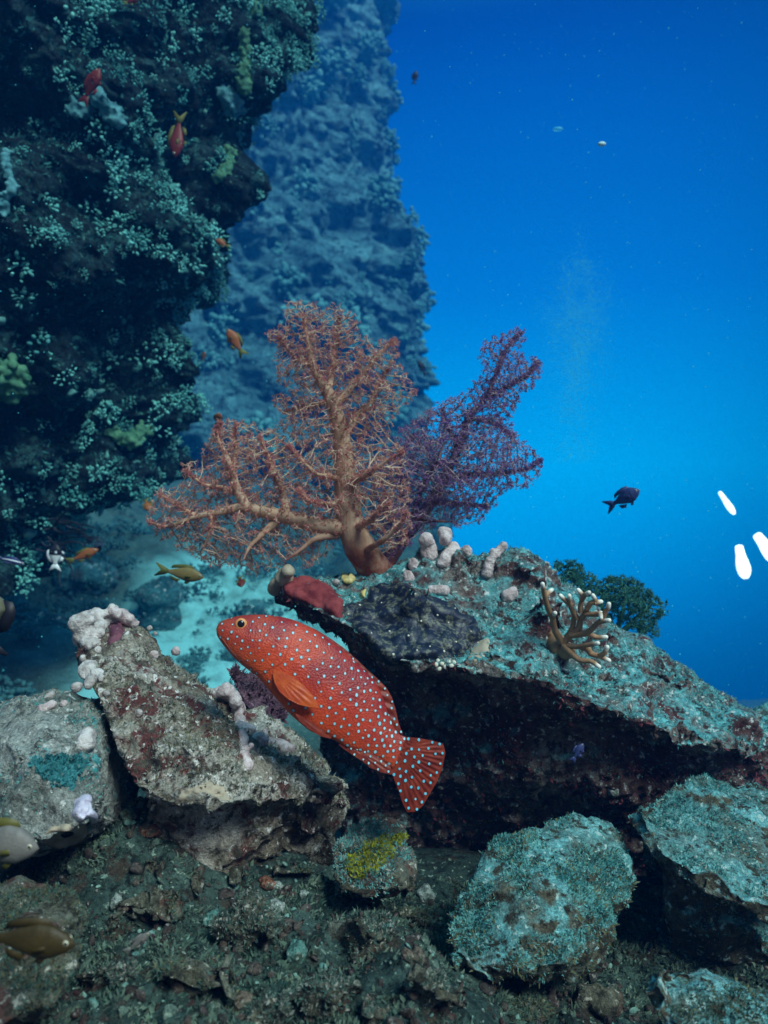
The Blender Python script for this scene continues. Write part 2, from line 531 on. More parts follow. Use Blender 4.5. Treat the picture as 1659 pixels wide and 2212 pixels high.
boulder("boulder", [
    [(215, 1316, .98), (290, 1322, 1.0), (150, 1350, .95), (140, 1405, .9), (360, 1388, 1.0), (440, 1428, 1.0), (480, 1468, .98),
     (560, 1533, .97), (700, 1612, .95), (768, 1690, .9), (758, 1750, .87), (197, 1480, .84), (207, 1560, .8), (237, 1660, .77), (262, 1728, .76),
     (300, 1766, .75), (450, 1758, .73), (590, 1722, .76), (400, 1600, .77), (600, 1640, .815), (250, 1500, 1.1), (600, 1650, 1.08)],
    [(290, 1740, .80), (420, 1848, .81), (590, 1830, .83), (310, 1815, .82), (720, 1775, .885), (560, 1700, .80), (400, 1700, 1.0), (650, 1700, 1.0), (480, 1890, .83), (330, 1870, .84), (640, 1880, .88), (745, 1790, .95), (735, 1880, .95)],
    [(555, 1550, 1.0), (640, 1602, .97), (772, 1690, .95), (766, 1755, .92), (610, 1745, .86), (650, 1665, .90), (700, 1640, 1.02), (600, 1800, .95), (745, 1810, .98), (650, 1700, 1.08)],
    ball(330, 1470, .93, 66), ball(470, 1590, .86, 74), ball(345, 1630, .82, 66), ball(625, 1655, .87, 58), ball(255, 1395, .96, 58), ball(430, 1500, .94, 50), ball(540, 1690, .80, 50), ball(330, 1720, .79, 44)],
    m_rock_pale, "pale triangular boulder crusted pink and white, below the spotted red fish", key='left', voxel=.0046, amp=1.45, smooth=4,
    turf=[(18900, .0037, m_turf_grey, 0.0), (7350, .0037, m_turf_olive, 0.0)])
boulder("boulder", [
    [(-60, 1535, .85), (60, 1513, .86), (130, 1483, .88), (188, 1492, .86), (213, 1560, .8), (238, 1660, .76), (229, 1720, .73), (200, 1788, .7),
     (100, 1826, .69), (-60, 1850, .68), (60, 1650, .71), (150, 1700, .71), (-100, 1520, 1.0), (150, 1600, .95), (-80, 1900, .8), (150, 1850, .8), (232, 1520, .93), (262, 1660, .88), (255, 1760, .84), (300, 1540, 1.0), (320, 1780, .95)]],
    m_rock_edge, "grey-green boulder with a turquoise smear, cut off by the left border", key='edge', voxel=.005, off=3.0,
    turf=[(12600, .0031, m_turf_grey, 0.0), (5250, .0031, m_turf_teal, .1)])
boulder("boulder", [
    [(590, 1275, 1.12), (605, 1245, 1.15), (650, 1228, 1.18), (760, 1240, 1.15), (800, 1232, 1.2), (930, 1178, 1.16), (1000, 1170, 1.17), (1130, 1178, 1.21),
     (1180, 1240, 1.26), (1330, 1345, 1.25), (1480, 1442, 1.25), (1620, 1535, 1.27), (1690, 1600, 1.27), (1740, 1700, 1.3),
     (740, 1345, 1.05), (860, 1430, 1.01), (990, 1440, .99), (1180, 1465, .98), (1350, 1545, .98), (1500, 1600, 1.0), (1640, 1625, 1.05),
     (620, 1310, 1.2), (720, 1400, 1.22), (650, 1300, 1.6), (1200, 1270, 1.7), (1650, 1620, 1.7), (1200, 1500, 1.6),
     (840, 1480, 1.12), (960, 1510, 1.07), (1090, 1535, 1.04), (1240, 1575, 1.02), (1400, 1625, 1.03), (1560, 1650, 1.06)],
    [(700, 1400, 1.28), (900, 1460, 1.18), (1050, 1500, 1.09), (1100, 1640, 1.10), (1330, 1710, 1.08), (1400, 1640, 1.06), (1340, 1560, 1.05), (1000, 1690, 1.15), (1180, 1700, 1.10), (1550, 1690, 1.10),
     (660, 1560, 1.33), (690, 1800, 1.28), (880, 1720, 1.28), (1200, 1735, 1.18), (1650, 1680, 1.16), (1659, 1640, 1.13), (800, 1700, 1.5), (1600, 1720, 1.5), (1000, 1400, 1.5), (1200, 1950, 1.3), (900, 1950, 1.4), (1420, 1980, 1.3), (1750, 1980, 1.3), (1760, 1760, 1.3)],
    ball(1075, 1225, 1.17, 62), ball(1150, 1235, 1.16, 58), ball(1000, 1225, 1.15, 56), ball(1290, 1400, 1.12, 75), ball(1450, 1500, 1.14, 85), ball(1590, 1580, 1.16, 72), ball(1180, 1330, 1.08, 70), ball(1050, 1420, 1.03, 60), ball(1230, 1500, 1.02, 62), ball(1420, 1590, 1.03, 60), ball(900, 1300, 1.08, 60)],
    m_rock_boulder, "huge boulder carrying the orange soft coral, shade coloured dark red under its overhang", key='big', voxel=.0055, off=7.7, smooth=3, amp=1.7,
    turf=[(54600, .0040, m_turf_teal, .25), (14700, .0037, m_turf_grey, .25), (26000, .0060, m_turf_shade, -2)])  # teal blades above, maroon below: light and shade as colour
boulder("boulder", [
    [(1000, 1858, .82), (1040, 1800, .9), (1110, 1768, .93), (1200, 1748, .95), (1300, 1757, .95), (1350, 1800, .92), (1383, 1860, .88), (1378, 1930, .83),
     (1310, 2010, .77), (1250, 2080, .73), (1200, 2095, .72), (960, 1890, .8), (950, 1950, .77), (980, 2050, .73), (1100, 2105, .71), (1170, 1880, .78),
     (1100, 1900, 1.05), (1350, 1900, 1.0), (1000, 2100, .85), (1300, 2080, .85), (925, 1990, .79), (945, 2120, .72), (1240, 2150, .76), (1080, 2160, .72), (1340, 2060, .84)]],
    m_rock_lit_top, "round turf-covered boulder, its light-struck top coloured teal, lower one below the fish tail", key='mid', voxel=.005, off=11.0, amp=1.15, smooth=4,
    turf=[(38220, .0030, m_turf_teal, .62), (10500, .0037, m_turf_olive, -.3)])  # teal blades kept to upper faces, light put in as colour
boulder("boulder", [
    [(1345, 1730, .92), (1370, 1712, .95), (1440, 1675, 1.0), (1520, 1664, 1.02), (1620, 1682, 1.03), (1700, 1700, 1.03), (1780, 1800, .98), (1380, 1790, .87),
     (1400, 1860, .84), (1480, 1900, .81), (1560, 1930, .79), (1660, 1985, .77), (1780, 2020, .76), (1400, 1900, 1.15), (1700, 1900, 1.2)],
    [(1405, 1870, .88), (1425, 2010, .86), (1540, 2075, .85), (1640, 2010, .82), (1760, 2150, .86), (1450, 1900, 1.1), (1700, 2000, 1.1), (1450, 2140, .92)]],
    m_rock_lit_top, "bright teal boulder sloping off the right border under the huge boulder", key='right', voxel=.005, off=14.0, amp=1.1, smooth=4,
    turf=[(38220, .0030, m_turf_teal, .62), (5250, .0037, m_turf_grey, 0.0)])  # teal kept to the top again, standing in for light there
boulder("boulder", [
    [(1380, 2070, .64), (1402, 2048, .66), (1480, 2052, .67), (1560, 2088, .665), (1660, 2150, .65), (1760, 2195, .63), (1395, 2150, .60), (1480, 2260, .56),
     (1700, 2350, .55), (1450, 2200, .8), (1760, 2250, .8), (1450, 2330, .6)]],
    m_rock_lit_top, "dark teal boulder in the bottom right corner", key='corner', voxel=.005, off=17.0,
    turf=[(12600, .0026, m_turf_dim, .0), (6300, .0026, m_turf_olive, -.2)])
boulder("boulder", [
    [(700, 1850, .82), (720, 1800, .86), (760, 1768, .9), (830, 1752, .91), (880, 1768, .9), (912, 1830, .86), (928, 1870, .83), (920, 1930, .79),
     (800, 1950, .77), (720, 1930, .78), (850, 1880, .79), (800, 1850, 1.0), (900, 1950, .9), (720, 1950, .88)]],
    m_rock_dark, "small dark rock with a bright yellow algae smear", key='yellow', voxel=.0045, off=21.0,
    turf=[(9450, .0031, m_turf_teal, .0), (5250, .0031, m_turf_grey, 0.0)])
boulder("boulder", [
    [(-80, 1900, .67), (60, 1880, .69), (130, 1900, .68), (190, 1965, .63), (200, 2050, .585), (150, 2150, .54), (-60, 2250, .51), (60, 2000, .59),
     (-80, 2000, .8), (150, 2050, .75), (100, 2250, .6)]],
    m_rock_dark, "mossy rock, coloured dark for the light falloff, in the bottom left corner under two dull fish", key='corner_l', voxel=.0045, off=25.0,
    turf=[(12600, .0026, m_turf_dim, .0), (8400, .0026, m_turf_olive, -.2)])
boulder("boulder", [
    [(482, 1448, 1.06), (505, 1428, 1.08), (560, 1445, 1.08), (640, 1540, 1.05), (520, 1515, 1.0), (600, 1590, 1.0), (550, 1520, 1.2), (560, 1640, 1.1)]],
    m_rock_purple, "dark purple furry rock directly behind the big fish's throat", key='purple', voxel=.0045, off=28.0,
    turf=[(6000, .007, plain_mat("turf_purple", (.06, .03, .05), (.20, .11, .14), 40, .9, 0, .1), -.3)])
boulder("boulder", [
    [(1612, 1540, 1.7), (1640, 1510, 1.8), (1720, 1500, 1.8), (1720, 1680, 1.7), (1625, 1610, 1.66), (1680, 1600, 2.1), (1720, 1800, 1.8)]],
    m_rock_lit_top, "hazy teal rock peeping past the huge boulder's right end", key='peep', voxel=.009, off=31.0, turf=[(6300, .0062, m_turf_teal, 0)])
# ------------------------------------------------------------------ reef walls
def reef_wall(name, edge, ye, Rx, Ry, ph0, ph1, nv, nu, mat, amps, key):
    e = np.array(edge, float)
    vv = np.linspace(e[0, 0], e[-1, 0], nv)
    uu = np.interp(vv, e[:, 0], e[:, 1])
    ker = np.ones(9) / 9
    uu = np.convolve(np.pad(uu, 4, mode='edge'), ker, 'valid')
    yy = np.interp(vv, [e[0, 0], e[-1, 0]], ye) if len(ye) == 2 else np.full(nv, ye[0])
    ph = np.radians(np.linspace(ph0, ph1, nu))
    xe = (uu - 829.5) / F * yy
    zz = CAMZ - (vv - 1106) / F * yy
    X = xe[:, None] - Rx * (1 - np.cos(ph))[None]
    Y = yy[:, None] + Ry * np.sin(ph)[None]
    Zg = np.repeat(zz[:, None], nu, 1)
    V = np.stack([X.ravel(), Y.ravel(), Zg.ravel()], 1)
    nrm = np.stack([Ry * np.cos(ph), Rx * np.sin(ph), np.zeros(nu)], 1); nrm /= np.linalg.norm(nrm, axis=1)[:, None]
    Nn = np.repeat(nrm[None], nv, 0).reshape(-1, 3)
    d = np.zeros(len(V))
    for kind, sc, a, gain in amps:
        if kind == 'f': d += a * fbm(V * sc + sc, 4, gain)
        elif kind == 'r': d += a * (.3 - np.abs(fbm(V * sc + sc * 2, 3, gain)))
        else: d += a * (.5 - worley(V * np.array([sc, sc, sc * gain]) + sc))
    V = V + Nn * d[:, None] + np.array([0, 0, -.35]) * np.maximum(d, 0)[:, None]
    q = (np.arange(nv - 1)[:, None] * nu + np.arange(nu - 1)[None]).ravel()
    Fq = np.stack([q, q + nu, q + nu + 1, q + 1], 1)
    o = tag(build(name, V, [Fq], mat), kind='structure')
    add_tree(key, V, [Fq])
    return o, V, Fq

m_wall = rock_mat("near_wall_rock", (.003, .008, .012), (.010, .028, .036), (.025, .075, .085), (.035, .11, .115), (.12, .32, .29), off=9.2, k=.55, speck_at=(.64, .69), bumpd=.006)
m_wall_far = rock_mat("far_wall_rock", (.07, .19, .24), (.14, .36, .41), (.24, .56, .60), (.03, .08, .10), (.25, .44, .44), off=12.2, k=.25, bumpd=.01)  # darkest tones raised, distance haze put into the rock colour
NEAR_EDGE = [(-420, 640), (-200, 600), (0, 560), (150, 540), (330, 505), (480, 500), (570, 465), (690, 395), (800, 385), (880, 385), (950, 325), (1010, 265), (1100, 160), (1180, 100), (1250, 10), (1330, -120)]
wall1, W1V, W1F = reef_wall("reef_wall", NEAR_EDGE, (2.5, 2.5), 1.9, .75, -92, 85, 420, 380, m_wall,
    [('f', 1.6, .34, .5), ('w', 4.5, .20, .8), ('f', 7, .10, .6), ('w', 14, .055, .8), ('f', 30, .03, .6)], 'wall')
FAR_EDGE = [(-130, 800), (0, 815), (200, 825), (260, 812), (330, 835), (480, 845), (600, 862), (760, 880), (900, 905), (1050, 930), (1300, 960)]
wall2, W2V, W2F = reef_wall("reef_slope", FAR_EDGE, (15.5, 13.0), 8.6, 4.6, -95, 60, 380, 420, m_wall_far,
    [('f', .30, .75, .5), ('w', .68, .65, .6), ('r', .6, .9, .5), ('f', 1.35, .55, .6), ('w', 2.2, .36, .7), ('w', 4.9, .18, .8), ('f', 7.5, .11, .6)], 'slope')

def surf_samples(V, Fq, n, rng, facing=True, wfun=None):
    a, b, c, d = V[Fq[:, 0]], V[Fq[:, 1]], V[Fq[:, 2]], V[Fq[:, 3]]
    nn = np.cross(c - a, d - b); ar = np.linalg.norm(nn, axis=1); nn /= ar[:, None] + 1e-12
    ctr = (a + b + c + d) / 4
    toc = np.array([0, 0, CAMZ]) - ctr; toc /= np.linalg.norm(toc, axis=1)[:, None]
    s = np.sign((nn * np.array([1, -1, 0])).sum(1)); nn *= s[:, None]
    w = ar * ((nn * toc).sum(1) > -.15)
    if wfun is not None: w = w * wfun(ctr, nn)
    i = rng.choice(len(Fq), n, p=w / w.sum())
    r = rng.random((n, 2))[:, :, None]
    p = (a[i] * (1 - r[:, 0]) + b[i] * r[:, 0]) * (1 - r[:, 1]) + (d[i] * (1 - r[:, 0]) + c[i] * r[:, 0]) * r[:, 1]
    return p, nn[i]

def clumps(p, nrm, size, per, base, rng, elong=1.0, lob=.18, fing=1.6):
    """cauliflower-like clumps: lobes over a half ball"""
    n = len(p)
    d = rng.normal(size=(n, per, 3)); d /= np.linalg.norm(d, axis=2)[..., None]
    d = np.where(((d * nrm[:, None]).sum(2) < -.1)[..., None], -d, d)
    rad = (.45 + .55 * rng.random((n, per)))[..., None]
    st = 1 + (elong - 1) * np.abs(rng.normal(size=(n, 1, 1)))
    pos = p[:, None] + d * rad * size[:, None, None] * st
    sc = size[:, None] * (lob + lob * rng.random((n, per)))
    s3 = np.repeat(sc.reshape(-1, 1), 3, 1) * (0.7 + .5 * rng.random((n * per, 3))) * np.array([.85, .85, fing])
    dj = d.reshape(-1, 3) + rng.normal(size=(n * per, 3)) * .35
    dj /= np.linalg.norm(dj, axis=1)[:, None]
    return many(base, pos.reshape(-1, 3), s3, frames(dj, rng))

r1 = np.random.default_rng(21)
def wdens(c, n):
    f = fbm(c * 2.2 + 4, 3)
    g = fbm(c * 7 + 1, 3)
    return np.clip(f + .55 * g + .16, 0.06, None) ** 1.2 * np.clip(.55 + n[:, 0] * .5 + n[:, 2] * .6, .12, None)
p, nn = surf_samples(W1V, W1F, 7800, r1, wfun=wdens)
out = nn + np.array([.25, -.2, .0]) + r1.normal(size=nn.shape) * .2
out /= np.linalg.norm(out, axis=1)[:, None]
sz = .006 + .030 * r1.random(len(p)) ** 2.8
V_, T_ = clumps(p + out * sz[:, None] * .35, out, sz, 26, ICO1, r1, 1.35, .10, 1.4)
m_wcoral = plain_mat("wall_coral_pale", (.04, .22, .21), (.20, .62, .56), 7, .8, .002, .2, bscale=60)
tag(build("coral_growth", V_, [T_], m_wcoral), "pale green coral tufts dotted over the dark near reef wall", "coral", kind='stuff')
p, nn = surf_samples(W1V, W1F, 520, r1, wfun=lambda c, n: np.clip(fbm(c * 1.5 + 11, 3) + .15, .02, None) * np.clip(n[:, 0] + .6, .1, None))
sz = .0035 + .008 * r1.random(len(p)) ** 2.4
V_, T_ = many(ICO2, p + nn * sz[:, None] * .7, np.stack([sz, sz, sz * (1 + 1.6 * r1.random(len(p)) ** 2)], 1), frames(nn + r1.normal(size=nn.shape) * .5, r1))
V_ = V_ + np.stack([fbm(V_ * 70, 2), fbm(V_ * 70 + 31, 2), fbm(V_ * 70 + 63, 2)], 1) * .009
tag(build("sponge_growth", V_, [T_], plain_mat("wall_sponge_pale", (.06, .20, .20), (.16, .40, .36), 20, .7, .002, .2)), "small pale knobs of sponge scattered over the dark near reef wall", "sponge", kind='stuff')
wt = tufts(W1V, None, [W1F[:, ::-1], W1F], 120000, .014, plain_mat("turf_wall", (.015, .07, .08), (.06, .24, .23), 9, .9, 0, .1, trans=.15), None, up=-.2, rng=r1)
tag(wt, "fuzzy dark algae turf over the near reef wall", "algae", kind='stuff')
# far slope: coral heads and tables
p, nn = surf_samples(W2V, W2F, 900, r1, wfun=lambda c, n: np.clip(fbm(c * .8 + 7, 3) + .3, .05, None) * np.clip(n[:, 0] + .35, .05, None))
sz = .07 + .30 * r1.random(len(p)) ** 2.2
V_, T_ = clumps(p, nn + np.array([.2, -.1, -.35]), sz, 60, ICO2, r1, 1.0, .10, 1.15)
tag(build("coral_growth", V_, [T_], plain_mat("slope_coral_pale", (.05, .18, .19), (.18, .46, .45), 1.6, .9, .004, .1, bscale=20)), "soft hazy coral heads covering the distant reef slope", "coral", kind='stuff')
# low growth over the seabed behind
def sdens(c, n):
    return (c[:, 1] > 1.9) * (c[:, 1] < 8.5) * (c[:, 0] < .4 + .05 * c[:, 1]) * (c[:, 0] > -.62 * c[:, 1]) * np.clip(fbm(c * 1.3, 3) + .15, .02, None)
a = SEA_V[SEA_F].mean(1)
w = sdens(a, None) * np.linalg.norm(np.cross(SEA_V[SEA_F[:, 2]] - SEA_V[SEA_F[:, 0]], SEA_V[SEA_F[:, 3]] - SEA_V[SEA_F[:, 1]]), axis=1)
i = r1.choice(len(a), 1200, p=w / w.sum())
sz = .02 + .075 * r1.random(1200) ** 2.2
V_, T_ = clumps(a[i] + np.array([0, 0, .01]), np.repeat([[0, 0, 1.]], 1200, 0), sz, 48, ICO1, r1, 1.3, .085, 1.3)
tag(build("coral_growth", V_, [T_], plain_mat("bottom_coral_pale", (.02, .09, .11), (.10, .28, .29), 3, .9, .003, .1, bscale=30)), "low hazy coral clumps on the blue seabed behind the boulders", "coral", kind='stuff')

# ------------------------------------------------------------------ soft corals (traced stems + grown twigs)
def sweep(path, rad, seg=10, cap=True):
    """tube along a path with radii, rounded end"""
    path = np.asarray(path, float); rad = np.asarray(rad, float)
    if cap:
        t = path[-1] - path[-2]; t /= np.linalg.norm(t)
        ex = np.array([path[-1] + t * rad[-1] * s for s in (.45, .8, .97)])
        path = np.vstack([path, ex]); rad = np.concatenate([rad, rad[-1] * np.array([.87, .55, .12])])
    n = len(path)
    tg = np.gradient(path, axis=0); tg /= np.linalg.norm(tg, axis=1)[:, None] + 1e-12
    ref = np.array([0, 1.0, 0]) if abs(tg[0][1]) < .9 else np.array([1.0, 0, 0])
    x = np.cross(tg[0], ref); x /= np.linalg.norm(x)
    A = np.linspace(0, 2 * math.pi, seg, endpoint=False)
    V = []
    for i in range(n):
        x = x - tg[i] * (x @ tg[i]); x /= np.linalg.norm(x)
        y = np.cross(tg[i], x)
        V.append(path[i] + rad[i] * (np.cos(A)[:, None] * x + np.sin(A)[:, None] * y))
    V = np.concatenate(V)
    i = np.arange(n - 1)[:, None] * seg; j = np.arange(seg)[None]; k = (np.arange(seg)[None] + 1) % seg
    Q = np.stack([i + j, i + k, i + seg + k, i + seg + j], -1).reshape(-1, 4)
    return V, Q

def grow(skel, skel_r, poly, topt, dfun, thick, natt, step, kill, infl, rng, iters=70):
    """space colonisation from the traced stems out to the traced outline"""
    xs = np.array([q[0] for q in poly]); ys = np.array([q[1] for q in poly])
    A = []
    while len(A) < natt:
        x = rng.uniform(xs.min(), xs.max(), 4000); y = rng.uniform(ys.min(), ys.max(), 4000)
        k = inpoly(poly, x, y); x, y = x[k], y[k]
        ed = polydist(poly, x, y)
        dd = dfun(x, y) + rng.normal(size=len(x)) * thick * np.clip(ed / 60, .25, 1)
        A += [topt(a, b, c) for a, b, c in zip(x, y, dd)]
    A = np.array(A[:natt])
    nodes = [np.asarray(skel)]
    par = [np.full(len(skel), -1)]
    Np = nodes[0].copy()
    near = np.empty(len(A), int); nd = np.empty(len(A))
    for k in range(0, len(A), 500):
        D = np.linalg.norm(A[k:k + 500, None] - Np[None], axis=2)
        near[k:k + 500] = D.argmin(1); nd[k:k + 500] = D.min(1)
    alive = nd > kill
    parent = list(par[0])
    for it in range(iters):
        act = np.where(alive & (nd < infl))[0]
        if len(act) == 0: break
        src, inv = np.unique(near[act], return_inverse=True)
        dirs = A[act] - Np[near[act]]; dirs /= np.linalg.norm(dirs, axis=1)[:, None] + 1e-9
        acc = np.zeros((len(src), 3)); np.add.at(acc, inv, dirs)
        acc += rng.normal(size=acc.shape) * .16
        acc /= np.linalg.norm(acc, axis=1)[:, None] + 1e-9
        new = Np[src] + acc * step
        base = len(Np)
        Np = np.vstack([Np, new]); parent += list(src)
        idx = np.where(alive)[0]
        for k in range(0, len(idx), 600):
            ii = idx[k:k + 600]
            D = np.linalg.norm(A[ii, None] - new[None], axis=2)
            m = D.min(1); am = D.argmin(1)
            up = m < nd[ii]
            nd[ii[up]] = m[up]; near[ii[up]] = base + am[up]
        alive &= nd > kill
    return Np, np.array(parent)

def twigs(Np, parent, ns, rtip, powr, rmax, seg=5):
    n = len(Np)
    leaf = np.ones(n)
    haschild = np.zeros(n, bool)
    cnt = np.zeros(n)
    for i in range(n - 1, ns - 1, -1):
        c = max(cnt[i], 1); cnt[i] = c
        cnt[parent[i]] += c
        haschild[parent[i]] = True
    r = np.minimum(rtip * np.maximum(cnt, 1) ** powr, rmax)
    ch = np.arange(ns, n); pa = parent[ch]
    a, b = Np[pa], Np[ch]
    ra = np.where(pa < ns, r[ch] * 1.35, np.minimum(r[pa], r[ch] * 1.5)); rb = r[ch]
    t = b - a; t /= np.linalg.norm(t, axis=1)[:, None] + 1e-9
    x = np.cross(t, np.array([.3, .9, .2])); x /= np.linalg.norm(x, axis=1)[:, None] + 1e-9
    y = np.cross(t, x)
    A = np.linspace(0, 2 * math.pi, seg, endpoint=False)
    ring = np.cos(A)[None, :, None] * x[:, None] + np.sin(A)[None, :, None] * y[:, None]
    V = np.concatenate([a[:, None] - t[:, None] * ra[:, None, None] * .3 + ring * ra[:, None, None], b[:, None] + t[:, None] * rb[:, None, None] * .3 + ring * rb[:, None, None]], 1).reshape(-1, 3)
    o = (np.arange(len(ch)) * 2 * seg)[:, None, None]
    j = np.arange(seg); k = (j + 1) % seg
    Q = (o + np.stack([j, k, seg + k, seg + j], -1)[None]).reshape(-1, 4)
    tips = np.where((~haschild) & (np.arange(n) >= ns))[0]
    return V, Q, tips, r, cnt

def star():
    """one polyp: a short stem crowned by eight tapering tentacles"""
    V, T = [], []
    for k in range(7):
        a = 2 * math.pi * k / 7
        d = np.array([math.cos(a), math.sin(a), .55]); s = np.array([-math.sin(a), math.cos(a), 0])
        o = len(V)
        V += [s * .16, -s * .16, np.array([0, 0, .22]) + d * .25, d * 1.15 + np.array([0, 0, .05 * (k % 3)])]
        T += [[o, o + 1, o + 3], [o + 1, o + 2, o + 3], [o + 2, o, o + 3]]
    return np.array(V), np.array(T)
STAR = star()

def soft_coral(name, label, cat_, topt, stems, poly, dfun, thick, natt, mats, rng, psize, step=.0065, kill=.0095, infl=.036, rtip=.0011, powr=.30, rmax=.004, dens=1.6, group=None):
    tubes, sk = [], []
    for pts, r0, r1_ in stems:
        pts = np.array(pts, float)
        n = max(8, int(len(pts) * 7))
        q = catmull(pts[:, :2], n)
        dd = np.array([dfun(np.array([a]), np.array([b]))[0] for a, b in q])
        if pts.shape[1] > 2: dd = dd + np.interp(np.linspace(0, 1, n), np.linspace(0, 1, len(pts)), pts[:, 2])
        pth = np.array([topt(a, b, c) for (a, b), c in zip(q, dd)])
        rr = r0 + (r1_ - r0) * np.linspace(0, 1, n) ** .8
        rr = rr * (1 + .10 * fbm(pth * 40, 2))
        tubes.append(sweep(pth, rr, 12)); sk.append(pth[2:])
    skel = np.concatenate(sk)
    Np, par = grow(skel, None, poly, topt, dfun, thick, natt, step, kill, infl, rng)
    tv, tq, tips, r, cnt = twigs(Np, par, len(skel), rtip, powr, rmax)
    base = tubes[0][0][:12].mean(0)
    e = empty(name, base, label, cat_, group)
    V, Q = cat(tubes)
    V = V + (fbm(V * 160, 2) * .0012)[:, None]
    build("stalk", V - base, [Q], mats[0], e, attr={'foot': 1 - sstep(0.045, .125, V[:, 2] - base[2] + .02 * fbm(V * 30, 3))})
    # short forked spurs, each crowned by a polyp
    thin = np.where((np.arange(len(Np)) >= len(skel)) & (cnt <= 6))[0]
    extra = rng.choice(thin, int(len(thin) * dens), replace=True)
    sel = np.concatenate([tips, tips, tips, extra])
    t = Np[sel] - Np[np.maximum(par[sel], 0)]; t /= np.linalg.norm(t, axis=1)[:, None] + 1e-9
    d = t * .8 + rng.normal(size=t.shape) * .62; d /= np.linalg.norm(d, axis=1)[:, None]
    ln = (.0030 + .0042 * rng.random(len(sel)))[:, None]
    tip = Np[sel] + d * ln
    xx = np.cross(d, rng.normal(size=d.shape)); xx /= np.linalg.norm(xx, axis=1)[:, None]; yy = np.cross(d, xx)
    A3 = np.array([0, 2.094, 4.189])
    ring = np.cos(A3)[None, :, None] * xx[:, None] + np.sin(A3)[None, :, None] * yy[:, None]
    SV = np.concatenate([Np[sel][:, None] + ring * .00060, tip[:, None] + ring * .00038], 1).reshape(-1, 3)
    SQ = ((np.arange(len(sel)) * 6)[:, None, None] + np.array([[0, 1, 4, 3], [1, 2, 5, 4], [2, 0, 3, 5]])[None]).reshape(-1, 4)
    tv, tq = cat([(tv, tq), (SV, SQ)])
    build("twigs", tv - base, [tq], mats[1], e)['kind'] = 'stuff'
    s = psize * (.55 + .7 * rng.random(len(sel)))
    pv, pt = many(STAR, tip, s, frames(d, rng))
    nst = np.concatenate([t_[0] for t_ in tubes]); rad_c = np.concatenate([np.repeat(sk_[:1], 1, 0) for sk_ in sk])
    pick = rng.choice(len(nst), 2400); pick = pick[nst[pick][:, 2] > base[2] + .10]
    grp = pick[np.repeat(np.arange(len(pick)), 4)]
    d2 = rng.normal(size=(len(grp), 3)); d2[:, 1] = -np.abs(d2[:, 1]); d2 /= np.linalg.norm(d2, axis=1)[:, None]
    s2 = psize * (.5 + .5 * rng.random(len(grp)))
    pv2, pt2 = many(STAR, nst[grp] + rng.normal(size=(len(grp), 3)) * .0022, s2, frames(d2, rng))
    pt = np.vstack([pt, pt2 + len(pv)]); pv = np.vstack([pv, pv2])
    o = build("polyps", pv - base, [pt], mats[2], e, smooth=False); o['kind'] = 'stuff'
    return e

def zc(x, y):                      # zoomed reading of the soft coral -> photo units
    return 293.8 + x * .5417, 622 + y * .5417
def topt_photo(u, v, d): return P(u, v, d)
def stem(pts, w0, w1, d=1.12):
    k = .5417 * d / F / 2
    return ([(*zc(q[0], q[1]), *(q[2:] or (0,))) for q in pts], w0 * k * .84, w1 * k * .5)

m_stalk = plain_mat("soft_coral_stalk", (.66, .40, .24), (.86, .64, .46), 50, .55, .0016, .3, trans=.42, stretch=(1, 1, .35), bscale=220)
def red_foot(m):
    nt = m.node_tree; pb = nt.nodes['Principled BSDF']
    at = N_(nt, 'Attribute', attribute_name='foot')
    src = pb.inputs['Base Color'].links[0].from_socket
    fm = N_(nt, 'Math', operation='MULTIPLY'); nt.links.new(at.outputs['Fac'], fm.inputs[0]); nt.links.new(ramp(nt, noise(nt, coords(nt), 45, 4), [(.3, .35), (.6, 1.0)]), fm.inputs[1])
    c = mix(nt, fm.outputs[0], src, (.26, .018, .012))
    nt.links.new(c, pb.inputs['Base Color'])
    for n in nt.nodes:
        if n.type == 'BSDF_TRANSLUCENT': nt.links.new(c, n.inputs[0])
red_foot(m_stalk)
m_twig = plain_mat("soft_coral_twig", (.74, .52, .38), (.90, .74, .58), 40, .55, 0, .3, trans=.45)
m_polyp = plain_mat("soft_coral_polyp", (.60, .18, .19), (.88, .50, .40), 45, .7, 0, .2, trans=.4)
m_twig2 = plain_mat('purple_coral_twig', (.50, .38, .48), (.68, .50, .50), 30, .55, 0, .3, trans=.45)
m_polyp2 = plain_mat("purple_coral_polyp", (.20, .10, .38), (.46, .22, .40), 25, .7, 0, .2, trans=.3)
m_stalk2 = plain_mat("purple_coral_stalk", (.40, .20, .15), (.52, .30, .22), 50, .55, .001, .35, trans=.22)
red_foot(m_stalk2)

